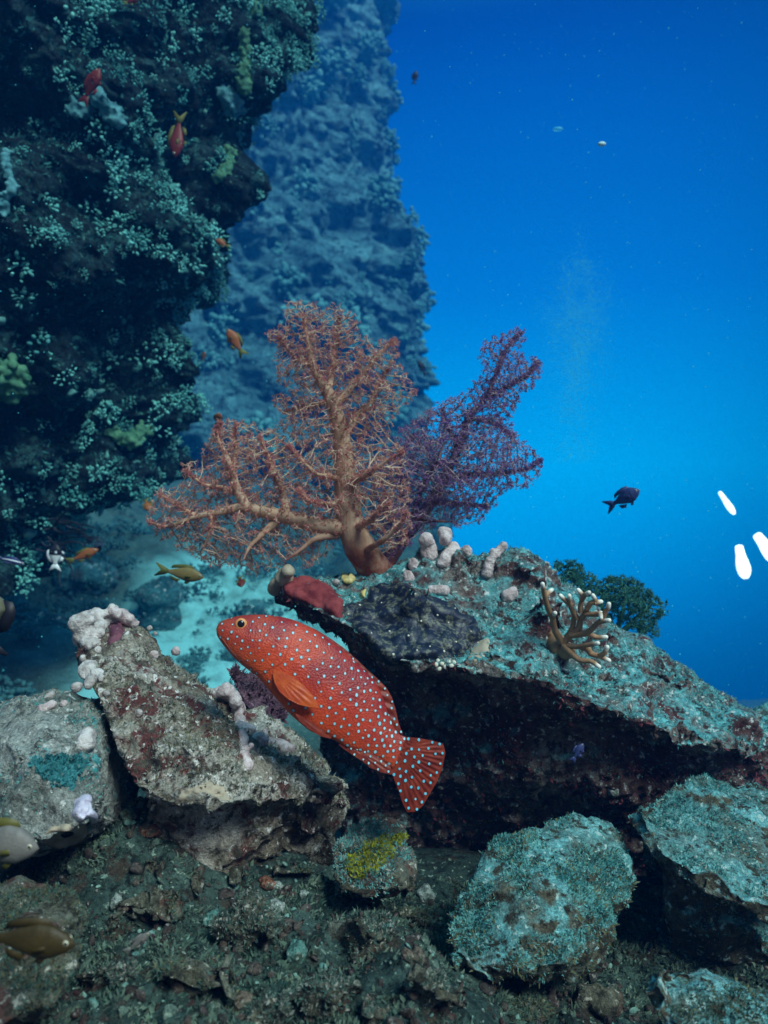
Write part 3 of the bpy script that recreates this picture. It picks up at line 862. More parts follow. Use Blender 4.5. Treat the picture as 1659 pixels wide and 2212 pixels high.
MAIN = [
    stem([(995, 1210, .06), (945, 1115, .02), (885, 1020), (855, 930), (838, 800), (830, 680), (812, 560), (782, 450), (742, 380), (702, 300), (684, 200), (668, 110)], 200, 16),
    stem([(880, 1010), (850, 960), (740, 950, -.01), (620, 920, -.02), (500, 890, -.03), (430, 872, -.03), (350, 890, -.03), (240, 912, -.03), (130, 950, -.02), (60, 935, -.02)], 110, 12),
    stem([(440, 875, -.03), (402, 800, -.03), (380, 720, -.04), (350, 650, -.04), (322, 585, -.04), (335, 540, -.04)], 52, 14),
    stem([(385, 810, -.03), (335, 795, -.03), (270, 782, -.04), (205, 735, -.05)], 32, 10),
    stem([(380, 720, -.03), (398, 660), (392, 590), (400, 545)], 28, 10),
    stem([(600, 895, -.02), (580, 800, -.02), (552, 740, -.03), (528, 670, -.03), (495, 600, -.03)], 42, 12),
    stem([(560, 930, -.02), (500, 985, -.04), (455, 1030, -.05), (428, 1085, -.06)], 44, 14),
    stem([(240, 910, -.03), (170, 870, -.02), (100, 825, -.01)], 24, 9),
    stem([(305, 905, -.03), (292, 975, -.04), (262, 1060, -.05)], 24, 9),
    stem([(800, 985), (715, 1000, -.03), (655, 1045, -.04), (600, 1085, -.05)], 44, 10),
    stem([(825, 770), (770, 750, -.03), (715, 738, -.05), (655, 680, -.06), (610, 635, -.07)], 34, 9),
    stem([(780, 450), (690, 470, .02), (600, 492, .02)], 30, 9),
    stem([(765, 410), (785, 310, .02), (800, 210, .02), (808, 120, .02)], 44, 12),
    stem([(820, 600), (880, 515, .01), (930, 470, .01), (960, 400, .02), (1000, 330, .02)], 55, 12),
    stem([(795, 470), (875, 375, .03), (932, 310, .03), (992, 240, .04), (1030, 210, .04)], 46, 14),
    stem([(850, 790), (900, 755, -.04), (945, 728, -.06), (1000, 690, -.07), (1060, 655, -.08)], 44, 10),
    stem([(835, 860), (760, 860, -.04), (700, 850, -.06), (650, 810, -.07)], 28, 9),
    stem([(700, 300), (640, 280), (570, 200)], 22, 8),
    stem([(860, 960), (930, 930, -.05), (965, 890, -.07), (1010, 860, -.08)], 40, 9),
    stem([(890, 1060), (980, 1010, -.05), (1050, 950, -.07), (1080, 900, -.08)], 40, 9),
]
POLY_MAIN = [zc(*q) for q in [(640, 40), (690, 60), (750, 78), (800, 66), (880, 125), (895, 190), (950, 215), (1040, 195), (1050, 300), (1130, 400), (1095, 460), (1050, 500), (1010, 570), (1060, 640), (1100, 720),
    (1090, 850), (1110, 960), (1060, 1040), (985, 1060), (960, 960), (900, 940), (880, 1000), (790, 1000), (760, 1060), (690, 1120), (640, 1080), (560, 1120), (480, 1150), (400, 1115), (300, 1120), (200, 1060), (100, 1010), (35, 935),
    (50, 850), (90, 800), (200, 790), (180, 710), (240, 680), (290, 600), (320, 535), (400, 515), (500, 560), (580, 550), (550, 440), (600, 400), (555, 350), (560, 260), (510, 190), (590, 130), (600, 60)]]
rc = np.random.default_rng(5)
soft_coral("soft_coral", "big peach-orange branching soft coral on top of the huge boulder", "soft coral", topt_photo, MAIN, POLY_MAIN,
           lambda x, y: np.full(x.shape, 1.17), .028, 7000, (m_stalk, m_twig, m_polyp), rc, .0029, step=.0055, kill=.0076, rtip=.00052, powr=.42, rmax=.0038, dens=1.0)
RIGHT = [
    stem([(985, 1120, .02), (1060, 1010, .05), (1130, 920, .06), (1190, 830, .06), (1250, 715, .06), (1292, 620, .06), (1325, 520, .06), (1400, 430, .06), (1440, 330, .06), (1475, 250, .06), (1530, 182, .06)], 90, 12),
    stem([(1390, 440, .06), (1480, 395, .05), (1555, 350, .05), (1600, 300, .05)], 30, 9),
    stem([(1290, 630, .06), (1245, 560, .05), (1222, 490, .05)], 34, 9),
    stem([(1235, 750, .06), (1340, 742, .04), (1450, 740, .04), (1560, 720, .04), (1610, 690, .04)], 36, 9),
    stem([(1180, 850, .06), (1290, 862, .04), (1400, 872, .04)], 32, 9),
    stem([(1090, 960, .04), (1140, 800, .0), (1190, 715, -.01), (1230, 700, -.01)], 34, 9),
    stem([(1120, 930, .04), (1200, 930, .0), (1270, 935, .0)], 26, 8),
    stem([(1330, 520, .06), (1430, 540, .07), (1500, 590, .07)], 26, 8),
    stem([(1100, 950, .05), (1060, 800, .05), (1050, 680, .06), (1110, 590, .06)], 34, 9),
]
POLY_RIGHT = [zc(*q) for q in [(985, 650), (1060, 560), (1190, 470), (1300, 420), (1390, 345), (1368, 240), (1440, 190), (1530, 158), (1552, 190), (1520, 265), (1612, 280), (1612, 340), (1580, 410), (1530, 400), (1520, 490),
    (1485, 525), (1530, 600), (1600, 660), (1622, 720), (1560, 800), (1485, 800), (1420, 880), (1390, 930), (1320, 945), (1270, 960), (1200, 890), (1190, 970), (1110, 1010), (1010, 1080), (940, 980), (920, 850)]]
soft_coral("soft_coral", "purple-tinged soft coral fanning up to the right behind the big orange one", "soft coral", topt_photo, RIGHT, POLY_RIGHT,
           lambda x, y: np.full(x.shape, 1.24), .034, 6500, (m_stalk2, m_twig2, m_polyp2), rc, .0031, step=.0055, kill=.0076, rtip=.00052, powr=.43, rmax=.0036, dens=.9)
# blood-red foot of the soft corals
m_green_st = plain_mat("green_bush_stalk", (.03, .12, .09), (.06, .20, .14), 40, .7, 0, .2)
m_green_po = plain_mat("green_bush_polyp", (.02, .10, .09), (.07, .26, .20), 40, .7, 0, .2, trans=.25)
GP = [(1200, 1215), (1245, 1213), (1270, 1240), (1305, 1255), (1330, 1245), (1365, 1248), (1400, 1275), (1437, 1300), (1432, 1330), (1410, 1345), (1425, 1372), (1390, 1365), (1350, 1345), (1300, 1320), (1250, 1300), (1215, 1260)]
soft_coral("bush_coral", "dark green bushy coral growing behind the tan staghorn-like coral", "soft coral", topt_photo,
           [([(1330, 1370), (1310, 1330), (1270, 1280), (1235, 1240)], .007, .002), ([(1330, 1370), (1345, 1320), (1350, 1275)], .006, .002), ([(1345, 1365), (1380, 1330), (1410, 1300)], .006, .002), ([(1380, 1370), (1405, 1350)], .004, .002), ([(1300, 1340), (1300, 1300), (1300, 1270)], .005, .002)],
           GP, lambda x, y: np.full(x.shape, 1.30), .04, 1900, (m_green_st, m_green_st, m_green_po), rc, .0056, dens=1.3)

# ------------------------------------------------------------------ fire coral with pale tips
def zf(x, y): return 1123.2 + x * .21873, 1183.7 + y * .21873
FC = [[(410, 930), (345, 810), (320, 690), (270, 575), (245, 475), (236, 420), (222, 355)], [(248, 480), (280, 440), (312, 415)], [(318, 700), (332, 665), (346, 642)],
      [(440, 920), (515, 790), (532, 690), (520, 632)], [(420, 950), (500, 860), (580, 790), (600, 710), (648, 645), (662, 595), (655, 548)], [(640, 650), (740, 655), (790, 650), (800, 690)], [(760, 655), (800, 640)],
      [(560, 700), (520, 620), (488, 540), (486, 470)], [(500, 560), (460, 530), (400, 472)], [(600, 640), (600, 560), (618, 475), (575, 415)], [(612, 510), (640, 465), (682, 440)],
      [(660, 600), (700, 545), (745, 525), (720, 468)], [(730, 540), (770, 535), (802, 530)], [(500, 860), (640, 845), (705, 805), (780, 735), (880, 715)], [(660, 835), (710, 862), (765, 882), (850, 880)],
      [(800, 720), (840, 640), (870, 590), (878, 552)], [(450, 960), (560, 975), (650, 962), (770, 940)], [(600, 970), (670, 1000), (705, 1045), (790, 1070), (880, 1112)], [(780, 1070), (830, 1040), (862, 978)],
      [(430, 960), (530, 1060), (600, 1110), (700, 1120), (780, 1172)]]
m_fire, nt, pb = newmat("fire_coral_tan")
at = N_(nt, 'Attribute', attribute_name='tip')
vec = coords(nt)
basec = ramp(nt, noise(nt, vec, 60, 4), [(.35, (.28, .15, .07)), (.65, (.40, .23, .12))])
nt.links.new(mix(nt, at.outputs['Fac'], basec, (.85, .82, .72)), pb.inputs['Base Color'])
pb.inputs['Roughness'].default_value = .7
bump(nt, pb, noise(nt, vec, 400, 3), .0006)
tubes, tipa = [], []
for bi, br in enumerate(FC):
    L = len(br)
    pts = np.array([zf(*q) for q in br])
    n = L * 6
    q = catmull(pts, n)
    x = (q[:, 0] - 1210) / 100
    dd = 1.055 - .045 * np.hypot(q[:, 0] - 1210, (q[:, 1] - 1390)) / 100 + .012 * math.sin(bi * 2.3) * np.linspace(0, 1, n)
    pth = np.array([P(a, b, c) for (a, b), c in zip(q, dd)])
    r0 = .0052 if L > 4 else .0040
    rr = np.linspace(r0, .0030, n) * (1 + .08 * fbm(pth * 90, 2))
    t = sweep(pth, rr, 10)
    arc = np.concatenate([[0], np.cumsum(np.linalg.norm(np.diff(pth, axis=0), axis=1))]); left = arc[-1] - arc
    tp = np.concatenate([1 - sstep(.001, .0075, left), [1, 1, 1]])
    tubes.append(t); tipa.append(np.repeat(tp, 10))
bl = many(ICO3, np.array([P(1203, 1395, 1.075), P(1222, 1405, 1.065), P(1195, 1375, 1.09)]), np.array([[.016, .02, .018], [.014, .018, .013], [.012, .02, .014]]))
V_, Q_ = cat(tubes)
fs_ = [Q_, bl[1] + len(V_)]
o = build("fire_coral", np.vstack([V_, bl[0]]), fs_, m_fire, attr={'tip': np.concatenate(tipa + [np.zeros(len(bl[0]))])})
recentre(o); tag(o, "tan antler-shaped coral with white tips on the huge boulder's slope", "coral")

# ------------------------------------------------------------------ draped crusts and sponges
def drape(name, label, cat_, poly, mat, keys, thick=.006, step=4.0, edge=10, wob=.4, sink=.002, off=0.0, lump=.006):
    poly = np.array(poly, float)
    gx = np.arange(poly[:, 0].min() - step, poly[:, 0].max() + step, step)
    gy = np.arange(poly[:, 1].min() - step, poly[:, 1].max() + step, step)
    Xg, Yg = np.meshgrid(gx, gy)
    nz = np.stack([Xg.ravel() * .045 + off, Yg.ravel() * .045, np.zeros(Xg.size)], 1)
    Xw = Xg + fbm(nz, 3).reshape(Xg.shape) * 9; Yw = Yg + fbm(nz + 40, 3).reshape(Xg.shape) * 9
    ins = inpoly(poly, Xw, Yw)
    ed = polydist(poly, Xw, Yw)
    h = np.where(ins, sstep(0, edge, ed), -np.minimum(ed / edge, 1))
    V = np.full((Xg.size, 3), np.nan)
    for i, (a, b) in enumerate(zip(Xg.ravel(), Yg.ravel())):
        if not ins.flat[i] and ed.flat[i] > 2 * step: continue
        r = hit(a, b, keys)
        if r is None: continue
        rr = ray(a, b)
        n_ = r[1] * .6 - rr * .4
        w_ = 1 + wob * fbm(np.array([[a * .06 + off, b * .06, 3.0]]), 3)[0]
        V[i] = r[0] + n_ * (thick * h.flat[i] * w_ - sink + lump * h.flat[i] * fbm(np.array([[a * .11 + off, b * .11, 8.0]]), 3)[0])
    ok = ~np.isnan(V[:, 0])
    # smooth a little so that the crust bridges the roughness below
    G = V.reshape(*Xg.shape, 3)
    for _ in range(2):
        acc = np.zeros_like(G); c = np.zeros(Xg.shape)
        for dy in (-1, 0, 1):
            for dx in (-1, 0, 1):
                s = np.roll(np.roll(G, dy, 0), dx, 1); k = ~np.isnan(s[..., 0])
                close = k & (np.linalg.norm(np.nan_to_num(s - G), axis=2) < .06)
                acc[close] += s[close]; c += close
        m_ = (c > 0) & ok.reshape(Xg.shape)
        G[m_] = acc[m_] / c[m_][:, None]
    V = G.reshape(-1, 3)
    nx_ = len(gx)
    q = (np.arange(len(gy) - 1)[:, None] * nx_ + np.arange(nx_ - 1)[None]).ravel()
    Q = np.stack([q, q + nx_, q + nx_ + 1, q + 1], 1)
    Q = Q[ok[Q].all(1)]
    span = np.max([np.linalg.norm(V[Q[:, i]] - V[Q[:, (i + 1) % 4]], axis=1) for i in range(4)], axis=0)
    Q = Q[span < .03]
    if keys == ['seabed']: Q = np.stack([q, q + nx_, q + nx_ + 1, q + 1], 1); Q = Q[ok[Q].all(1)]
    used = np.unique(Q); mp = np.full(len(V), -1); mp[used] = np.arange(len(used))
    o = build(name, V[used], [mp[Q]], mat)
    recentre(o)
    return tag(o, label, cat_)

def turf_patch(name, label, poly, key, count, size, mat):
    V, N, fs = MESHES[key]
    def mask(c):
        u = 829.5 + F * c[:, 0] / c[:, 1]; v = 1106 - F * (c[:, 2] - CAMZ) / c[:, 1]
        w = fbm(np.stack([u * .05, v * .05, u * 0], 1), 3) * 22
        ins = inpoly(np.array(poly, float), u + w, v + w)
        return ins * 1.0
    o = tufts(V, N, fs, count, size, mat, None, name=name, up=-.3, mask=mask, dens_cut=False)
    del o['kind']
    recentre(o)
    return tag(o, label, "algae")

def blob(name, label, cat_, spheres, mat, voxel=.0022, amp=.0025, fr=70, group=None, smooth=3):
    if not spheres:
        print("EMPTY BLOB", label); return None
    bm = bmesh.new()
    for c, r in spheres:
        r3 = r if hasattr(r, '__len__') else (r, r, r)
        bmesh.ops.create_icosphere(bm, subdivisions=3, radius=1, matrix=Matrix.Translation(Vector(c)) @ Matrix.Diagonal((*r3, 1)))
    V, N, fs = voxelise(bm, voxel, smooth)
    V = V + N * (fbm(V * fr, 3, .6) * amp + fbm(V * fr * .35 + 3, 2) * amp * 1.6)[:, None]
    o = build(name, V, fs, mat)
    recentre(o)
    return tag(o, label, cat_, group)

def chain(pts, r0, r1, keys, lift=.3):
    """spheres along a traced line resting on the rock; radii in photo units"""
    out = []
    pts = np.array(pts, float)
    n = max(2, int(len(pts) * 3)) if len(pts) > 1 else 1
    q = catmull(pts, n) if len(pts) > 1 else pts
    for i, (a, b) in enumerate(q):
        h = hit(a, b, keys) or hit(a, b + 14, keys) or hit(a, b + 34, keys)
        if h is None: continue
        d = h[0][1]
        rad = (r0 + (r1 - r0) * i / max(1, n - 1)) * d / F
        rad *= 1 + .15 * math.sin(i * 2.1 + a)
        c = P(a, b, d - rad * lift)
        out.append((c, rad))
    return out

m_pink = plain_mat("pink_coral_skin", (.36, .26, .25), (.78, .66, .64), 75, .8, .004, .3, bscale=260)
m_white = plain_mat("white_coral_skin", (.34, .29, .27), (.72, .66, .63), 75, .8, .004, .3, bscale=260, off=3)
m_lilac = plain_mat("lilac_coral_skin", (.36, .32, .44), (.76, .72, .82), 45, .7, .002, .3, bscale=200, off=3)
m_tan = plain_mat("tan_crust", (.30, .24, .17), (.48, .40, .30), 30, .85, .0012, .2, bscale=200)
m_teal_crust = plain_mat("turquoise_crust", (.05, .13, .14), (.10, .36, .38), 75, .85, .002, .2, bscale=150)
m_red = plain_mat("red_sponge_skin", (.13, .016, .02), (.30, .06, .06), 40, .85, .003, .2, bscale=120)
m_yellow = plain_mat("yellow_algae", (.07, .09, .02), (.38, .40, .03), 75, .8, .002, .2, bscale=150)
m_yellow_c = plain_mat("yellow_coral_skin", (.50, .38, .12), (.75, .62, .28), 60, .75, .001, .2)
m_purple_cr = plain_mat("purple_crust", (.10, .03, .05), (.22, .08, .10), 60, .8, .002, .2, bscale=200)
m_black, nt, pb = newmat("blue_black_sponge")
vec = coords(nt, 1.3)
fl = N_(nt, 'Math', operation='MULTIPLY')
nt.links.new(ramp(nt, noise(nt, vec, 80, 5, .7), [(.50, 0.0), (.55, 1.0)]), fl.inputs[0])
nt.links.new(ramp(nt, noise(nt, vec, 240, 2, .6), [(.42, .15), (.56, 1.0)]), fl.inputs[1])
nt.links.new(mix(nt, fl.outputs[0], (.001, .006, .024), (.12, .125, .09)), pb.inputs['Base Color'])
pb.inputs['Roughness'].default_value = .55
bump(nt, pb, noise(nt, vec, 48, 5, .62), .003)

def z4(x, y): return 553 + x / 3, 1123.2 + y / 3
SP = [z4(*q) for q in [(555, 560), (600, 520), (700, 515), (740, 420), (800, 398), (860, 412), (930, 380), (970, 345), (965, 405), (1050, 432), (1110, 480), (1200, 502), (1280, 540), (1350, 600), (1430, 620), (1462, 700), (1470, 770),
                       (1420, 830), (1340, 872), (1250, 895), (1150, 912), (1060, 912), (990, 925), (930, 955), (860, 960), (800, 920), (720, 820), (640, 740), (580, 650)]]
sp = drape("encrusting_sponge", "blue-black leathery sponge with tan flecks and white dots on the huge boulder", "sponge", SP, m_black, ['big'], thick=.012, step=3.5, edge=14, sink=.002)
m_osc = plain_mat("osculum_pale", (.55, .52, .40), (.75, .72, .58), 80, .6, 0, .3)
loc = np.array(sp.location)
bt = BVHTree.FromPolygons([tuple(np.array(v.co) + loc) for v in sp.data.vertices], [tuple(p_.vertices) for p_ in sp.data.polygons])
for (a, b) in [(1032, 480), (813, 537), (672, 552), (598, 610), (1070, 656), (1176, 617), (1247, 665), (865, 722), (748, 733), (988, 750), (1290, 573), (1393, 722), (1296, 790), (1440, 798), (1127, 820), (1043, 845), (1218, 852), (890, 872)]:
    u, v = z4(a, b)
    h = bt.ray_cast(Vector((0, 0, CAMZ)), Vector(ray(u, v)))
    if h[0] is None: continue
    sc_ = .0012 + .0009 * random.random()
    V_, T_ = many(ICO2, np.array([np.array(h[0]) - loc]), np.array([[sc_, sc_ * .8, sc_]]))
    build("osculum", V_, [T_], m_osc, sp)

drape("red_sponge", "smooth red sponge crust on the huge boulder's left end, above the fish's back", "sponge",
      [(598, 1262), (625, 1240), (650, 1228), (690, 1245), (722, 1270), (745, 1300), (745, 1345), (715, 1330), (690, 1318), (650, 1305), (615, 1300)], m_red, ['big'], thick=.010, step=3.5, edge=10, lump=.002)
blob("coral_lobe", "pinkish tan lobe at the huge boulder's left tip beside the red sponge", "coral", chain([(622, 1234), (606, 1256), (592, 1276)], 17, 17, ['big']), m_tan)
KN = [([(922, 1163), (925, 1180), (926, 1196)], 14, 18, "tall pale pink knob, leftmost of the cluster beside the soft coral foot"),
      ([(961, 1152), (962, 1165)], 13, 14, "rounded pink knob rising behind the others beside the soft coral"),
      ([(980, 1186), (970, 1200), (958, 1218)], 16, 14, "bluish pink slanting knob in front of the rounded one on the boulder ridge"),
      ([(1008, 1190)], 12, 12, "small dull pink ball right of the slanting knob on the ridge"),
      ([(1088, 1180), (1064, 1204), (1052, 1236)], 10, 11, "long crooked pink finger on the ridge of the huge boulder"),
      ([(893, 1213), (892, 1222)], 10, 10, "small pink knob at the red foot of the soft corals"),
      ([(882, 1243), (884, 1250)], 8, 9, "tiny tan-pink knob above the tip of the blue-black sponge"),
      ([(932, 1277), (960, 1275)], 10, 11, "flat oblong pink knob on the upper edge of the blue-black sponge"),
      ([(1096, 1290), (1108, 1280)], 13, 13, "lone pinkish knob midway between the crooked finger and the antler coral")]
for pts, r0, r1_, lb in KN:
    blob("nodule_coral", lb, "coral", chain(pts, r0, r1_, ['big'], .35), m_pink, amp=.003, fr=90, smooth=2, group="pink coral knobs on the huge boulder")
blob("nodule_coral", "round white ball left of the yellow coral under the soft coral", "coral", chain([(726, 1258)], 9, 9, ['big'], .5), m_white)
sph = []
rk = np.random.default_rng(2)
for k in range(26):
    a, b = rk.uniform(740, 766), rk.uniform(1242, 1256)
    sph += chain([(a, b)], 5.5, 5.5, ['big'], rk.uniform(.2, 1.0))
blob("yellow_coral", "small knobbly yellow coral beneath the orange soft coral's stalk", "coral", sph, m_yellow_c, voxel=.0014, amp=.0008, smooth=1)
drape("yellow_crust", "yellowish crust patch on the blue-black sponge's upper left corner", "coral", [(778, 1275), (795, 1268), (797, 1290), (786, 1297), (776, 1288)], m_yellow_c, ['big'], thick=.013, step=3, edge=6)
# cream cup cluster under the sponge
for k, (a, b) in enumerate([(942, 1436), (949, 1445), (955, 1434), (962, 1441), (969, 1430), (975, 1438), (981, 1431), (946, 1428)]):
    h = hit(a, b, ['big'])
    V_, T_ = many(ICO2, np.array([[0, 0, 0.]]), np.array([[.0030, .0020, .0036]]))
    Rr = np.array(Matrix.Rotation(k * .9, 3, 'Y'))
    o = build("cup_coral", V_ @ Rr.T, [T_], m_osc); o.location = h[0] - ray(a, b) * .002
    tag(o, "tiny cream cup coral in the row under the blue-black sponge", "coral", "cream cup corals under the sponge")
drape("tan_crust", "grey-tan smooth patch right of the blue-black sponge's lower end", "coral", [(1015, 1400), (1035, 1380), (1060, 1372), (1062, 1400), (1045, 1425), (1020, 1440), (1012, 1420)], m_tan, ['big'], thick=.006, step=4)

def z3(x, y): return x * .4336, 1252.8 + y * .4336
rq = np.random.default_rng(31)
CAP = []
for (u, v, r) in [(168, 1345, 27), (205, 1330, 25), (243, 1326, 20), (150, 1385, 22), (185, 1372, 28), (215, 1358, 18), (165, 1425, 21), (190, 1448, 21), (178, 1470, 16), (208, 1462, 16), (160, 1405, 22), (232, 1345, 14), (262, 1335, 14), (148, 1362, 18), (200, 1395, 16)]:
    CAP += chain([(u, v)], r, r, ['left', 'edge'], -.25)
    for _ in range(5):
        CAP += chain([(u + rq.uniform(-1, 1) * r * .8, v + rq.uniform(-1, 1) * r * .8)], r * .42, r * .42, ['left', 'edge'], rq.uniform(-.2, 1.1))
blob("white_crust", "knobbly white and pink crust capping the pale triangular boulder", "coral", CAP, m_white, voxel=.0022, amp=.004, fr=75, smooth=2)
drape("purple_crust", "dull purple crust patch within the white cap of the pale boulder", "coral", [z3(*q) for q in [(515, 200), (570, 188), (620, 205), (625, 260), (600, 310), (560, 345), (530, 330), (545, 270)]], m_purple_cr, ['left'], thick=.012, step=3.5)
FNG = chain([(474, 1498), (495, 1495), (512, 1520), (516, 1550), (540, 1582), (562, 1600), (592, 1606), (626, 1618)], 15, 11, ['left'], -.1)
FNG += chain([(516, 1555), (522, 1590), (530, 1625), (538, 1652)], 14, 11, ['left'], -.1) + chain([(562, 1600), (574, 1582)], 9, 7, ['left'], 0)
for (c, r) in list(FNG):
    FNG.append((c + rq.normal(size=3) * r * .55, r * .6))
blob("finger_coral", "white branching crust reaching down the pale boulder below the fish's chin", "coral", FNG, m_pink, voxel=.0020, amp=.003, fr=90, smooth=2)
drape("tan_crust", "ragged cream crust along the lower front edge of the pale boulder", "coral", [z3(*q) for q in [(850, 1090), (900, 1040), (980, 1010), (1060, 990), (1120, 1030), (1190, 1110), (1130, 1130), (1040, 1075), (960, 1080), (900, 1120)]], m_tan, ['left'], thick=.004, step=3.0, off=5, lump=.009)
turf_patch("turquoise_algae", "turquoise algae smear on the grey-green boulder", [z3(*q) for q in [(160, 900), (220, 870), (330, 880), (420, 900), (430, 960), (350, 1010), (300, 1030), (220, 1000), (180, 960)]], 'edge', 5200, .0042,
           plain_mat("turquoise_turf", (.03, .18, .20), (.10, .38, .40), 60, .9, 0, .1, trans=.2))
drape("lilac_coral", "bright lilac-white lump on the grey-green boulder's lower right edge", "coral", [z3(*q) for q in [(350, 1170), (370, 1100), (420, 1065), (450, 1090), (470, 1140), (488, 1180), (455, 1225), (400, 1225)]], m_lilac, ['edge'], thick=.015, step=3, edge=9, wob=1.2)
drape("tan_crust", "smooth beige crust under the lilac lump, above the grey fish's snout", "coral", [z3(*q) for q in [(190, 1290), (240, 1230), (330, 1210), (430, 1230), (440, 1280), (400, 1330), (300, 1345), (220, 1330)]], m_tan, ['edge'], thick=.008, step=4)
turf_patch("yellow_algae", "bright yellow algae smear on the small dark rock", [(760, 1850), (800, 1815), (840, 1808), (880, 1795), (905, 1795), (880, 1815), (850, 1825), (845, 1850), (820, 1880), (790, 1895), (765, 1905), (750, 1880)], 'yellow', 5200, .0040,
           plain_mat("yellow_turf", (.16, .17, .02), (.46, .46, .03), 60, .9, 0, .1, trans=.2))
LK = [([(560, 155), (610, 180), (670, 215)], 24, 28, 'left', m_pink, "pink finger lying along the white cap of the pale boulder"),
      ([(380, 530)], 27, 27, 'edge', m_white, "white knob at the crack under the pale boulder's white cap"),
      ([(215, 640), (260, 622)], 28, 28, 'edge', m_pink, "oblong pink knob on the grey-green boulder's top edge"),
      ([(318, 615)], 19, 19, 'edge', m_pink, "small pink ball right of the oblong knob on the grey-green boulder"),
      ([(262, 572), (235, 585)], 16, 16, 'edge', m_white, "flat white knob on the crest of the grey-green boulder"),
      ([(690, 668)], 30, 30, 'left', m_white, "lone white ball in the middle of the pale boulder's face"),
      ([(425, 780), (420, 825)], 40, 42, 'edge', m_white, "large white egg-shaped knob on the grey-green boulder's right side"),
      ([(868, 352)], 26, 26, 'left', m_pink, "pink ball on the pale boulder's upper right ridge"),
      ([(772, 372)], 19, 19, 'left', m_pink, "small pink ball just below the ridge of the pale boulder"),
      ([(745, 240)], 15, 15, 'left', m_white, "tiny white ball at the top of the pale boulder's right ridge"),
      ([(776, 268)], 17, 17, 'left', m_white, "small white ball beneath the topmost one on the pale boulder's ridge"),
      ([(985, 405), (1015, 420)], 28, 26, 'left', m_white, "white double knob where the ridge of the pale boulder nears the fish"),
      ([(530, 565)], 22, 14, 'left', m_white, "little whitish knob under the cap in the pale boulder's crack"),
      ([(540, 800), (530, 830)], 20, 18, 'left', m_lilac, "pale lilac nub on the pale boulder's left edge beside the dark gap")]
for pts, r0, r1_, kk, mm, lb in LK:
    blob("nodule_coral", lb, "coral", chain([z3(*q) for q in pts], r0 * .4336, r1_ * .4336, [kk], .25), mm, amp=.0028, fr=110, smooth=2)

# ------------------------------------------------------------------ distinct growths on the near wall
m_wpale = plain_mat("wall_plate_pale", (.03, .13, .16), (.13, .36, .38), 22, .8, .003, .2, bscale=60)
m_wgreen = plain_mat("wall_green_soft", (.03, .12, .07), (.11, .28, .16), 22, .8, .003, .2, bscale=90)
def wall_blob(name, label, cat_, pts, r0, r1_, mat, per=1, amp=.006):
    sph = []
    rg = np.random.default_rng(int(pts[0][0] * 7 + pts[0][1]))
    for c, r in chain(pts, r0, r1_, ['wall'], .5):
        sph.append((c, r * .8))
        for k in range(per * 3):
            d = rg.normal(size=3); d /= np.linalg.norm(d); d[1] = -abs(d[1])
            sph.append((c + d * r * rg.uniform(.8, 1.3), r * rg.uniform(.18, .42)))
    if sph: return blob(name, label, cat_, sph, mat, voxel=.0042, amp=amp, fr=40, smooth=1)
wall_blob("plate_coral", "pale fan-shaped coral plate jutting from the near reef wall's edge", "coral", [(482, 205), (500, 215), (505, 240)], 17, 17, m_wpale, 5)
wall_blob("soft_growth", "yellow-green ragged growth along the reef wall's edge above the pale plate", "coral", [(528, 70), (530, 120), (526, 165), (528, 195)], 11, 13, m_wgreen, 9)
wall_blob("soft_growth", "yellow-green ragged growth at the very top of the reef wall's edge", "coral", [(540, 5), (553, 30)], 12, 12, m_wgreen, 9)
wall_blob("soft_growth", "green ragged tuft on the reef wall's edge below the pale plate", "coral", [(498, 335), (492, 365), (470, 385)], 11, 10, m_wgreen, 9)
wall_blob("tube_sponge", "long crooked pale sponge at the left border of the reef wall", "sponge", [(14, 330), (12, 365), (28, 400), (18, 420)], 12, 14, m_wpale, 1)
wall_blob("tube_sponge", "rounded pale sponge below the long crooked one at the left border", "sponge", [(4, 440), (6, 462)], 18, 16, m_wpale, 1)
wall_blob("sheet_sponge", "drooping pale blue sheet on the dark reef wall under the red fish", "sponge", [(212, 205), (225, 225), (248, 245), (258, 265)], 15, 14, m_wpale, 6)
wall_blob("sheet_sponge", "ragged pale sheet left of the drooping one on the dark reef wall", "sponge", [(165, 235), (190, 245)], 15, 15, m_wpale, 6)
wall_blob("plate_coral", "broad greenish plate low on the near reef wall", "coral", [(250, 1080 - 140), (290, 950), (310, 930)], 16, 16, m_wgreen, 6)
wall_blob("plate_coral", "dull green dome on the reef wall at the left border", "coral", [(20, 800), (40, 830), (25, 850)], 24, 24, m_wgreen, 5)
# dark wiry coral under the wall
tubes = []
rw = np.random.default_rng(8)
for k in range(15):
    a, b = rw.uniform(70, 150), rw.uniform(1120, 1200)
    pts = [P(a, b, 2.2)]
    ang = rw.uniform(-.9, .5)
    for j in range(6):
        a += 14 * math.cos(ang); b -= 14 * math.sin(ang); ang += rw.normal() * .3
        pts.append(P(a, b, 2.2 - .02 * j))
    tubes.append(sweep(catmull(pts, 16), np.linspace(.0035, .0016, 16), 6))
V_, Q_ = cat(tubes)
o = recentre(build("wire_coral", V_, [Q_], plain_mat("wire_coral_dark", (.01, .012, .02), (.03, .03, .04), 20, .7, 0)))
tag(o, "dark wiry twigs hanging below the near reef wall", "coral")

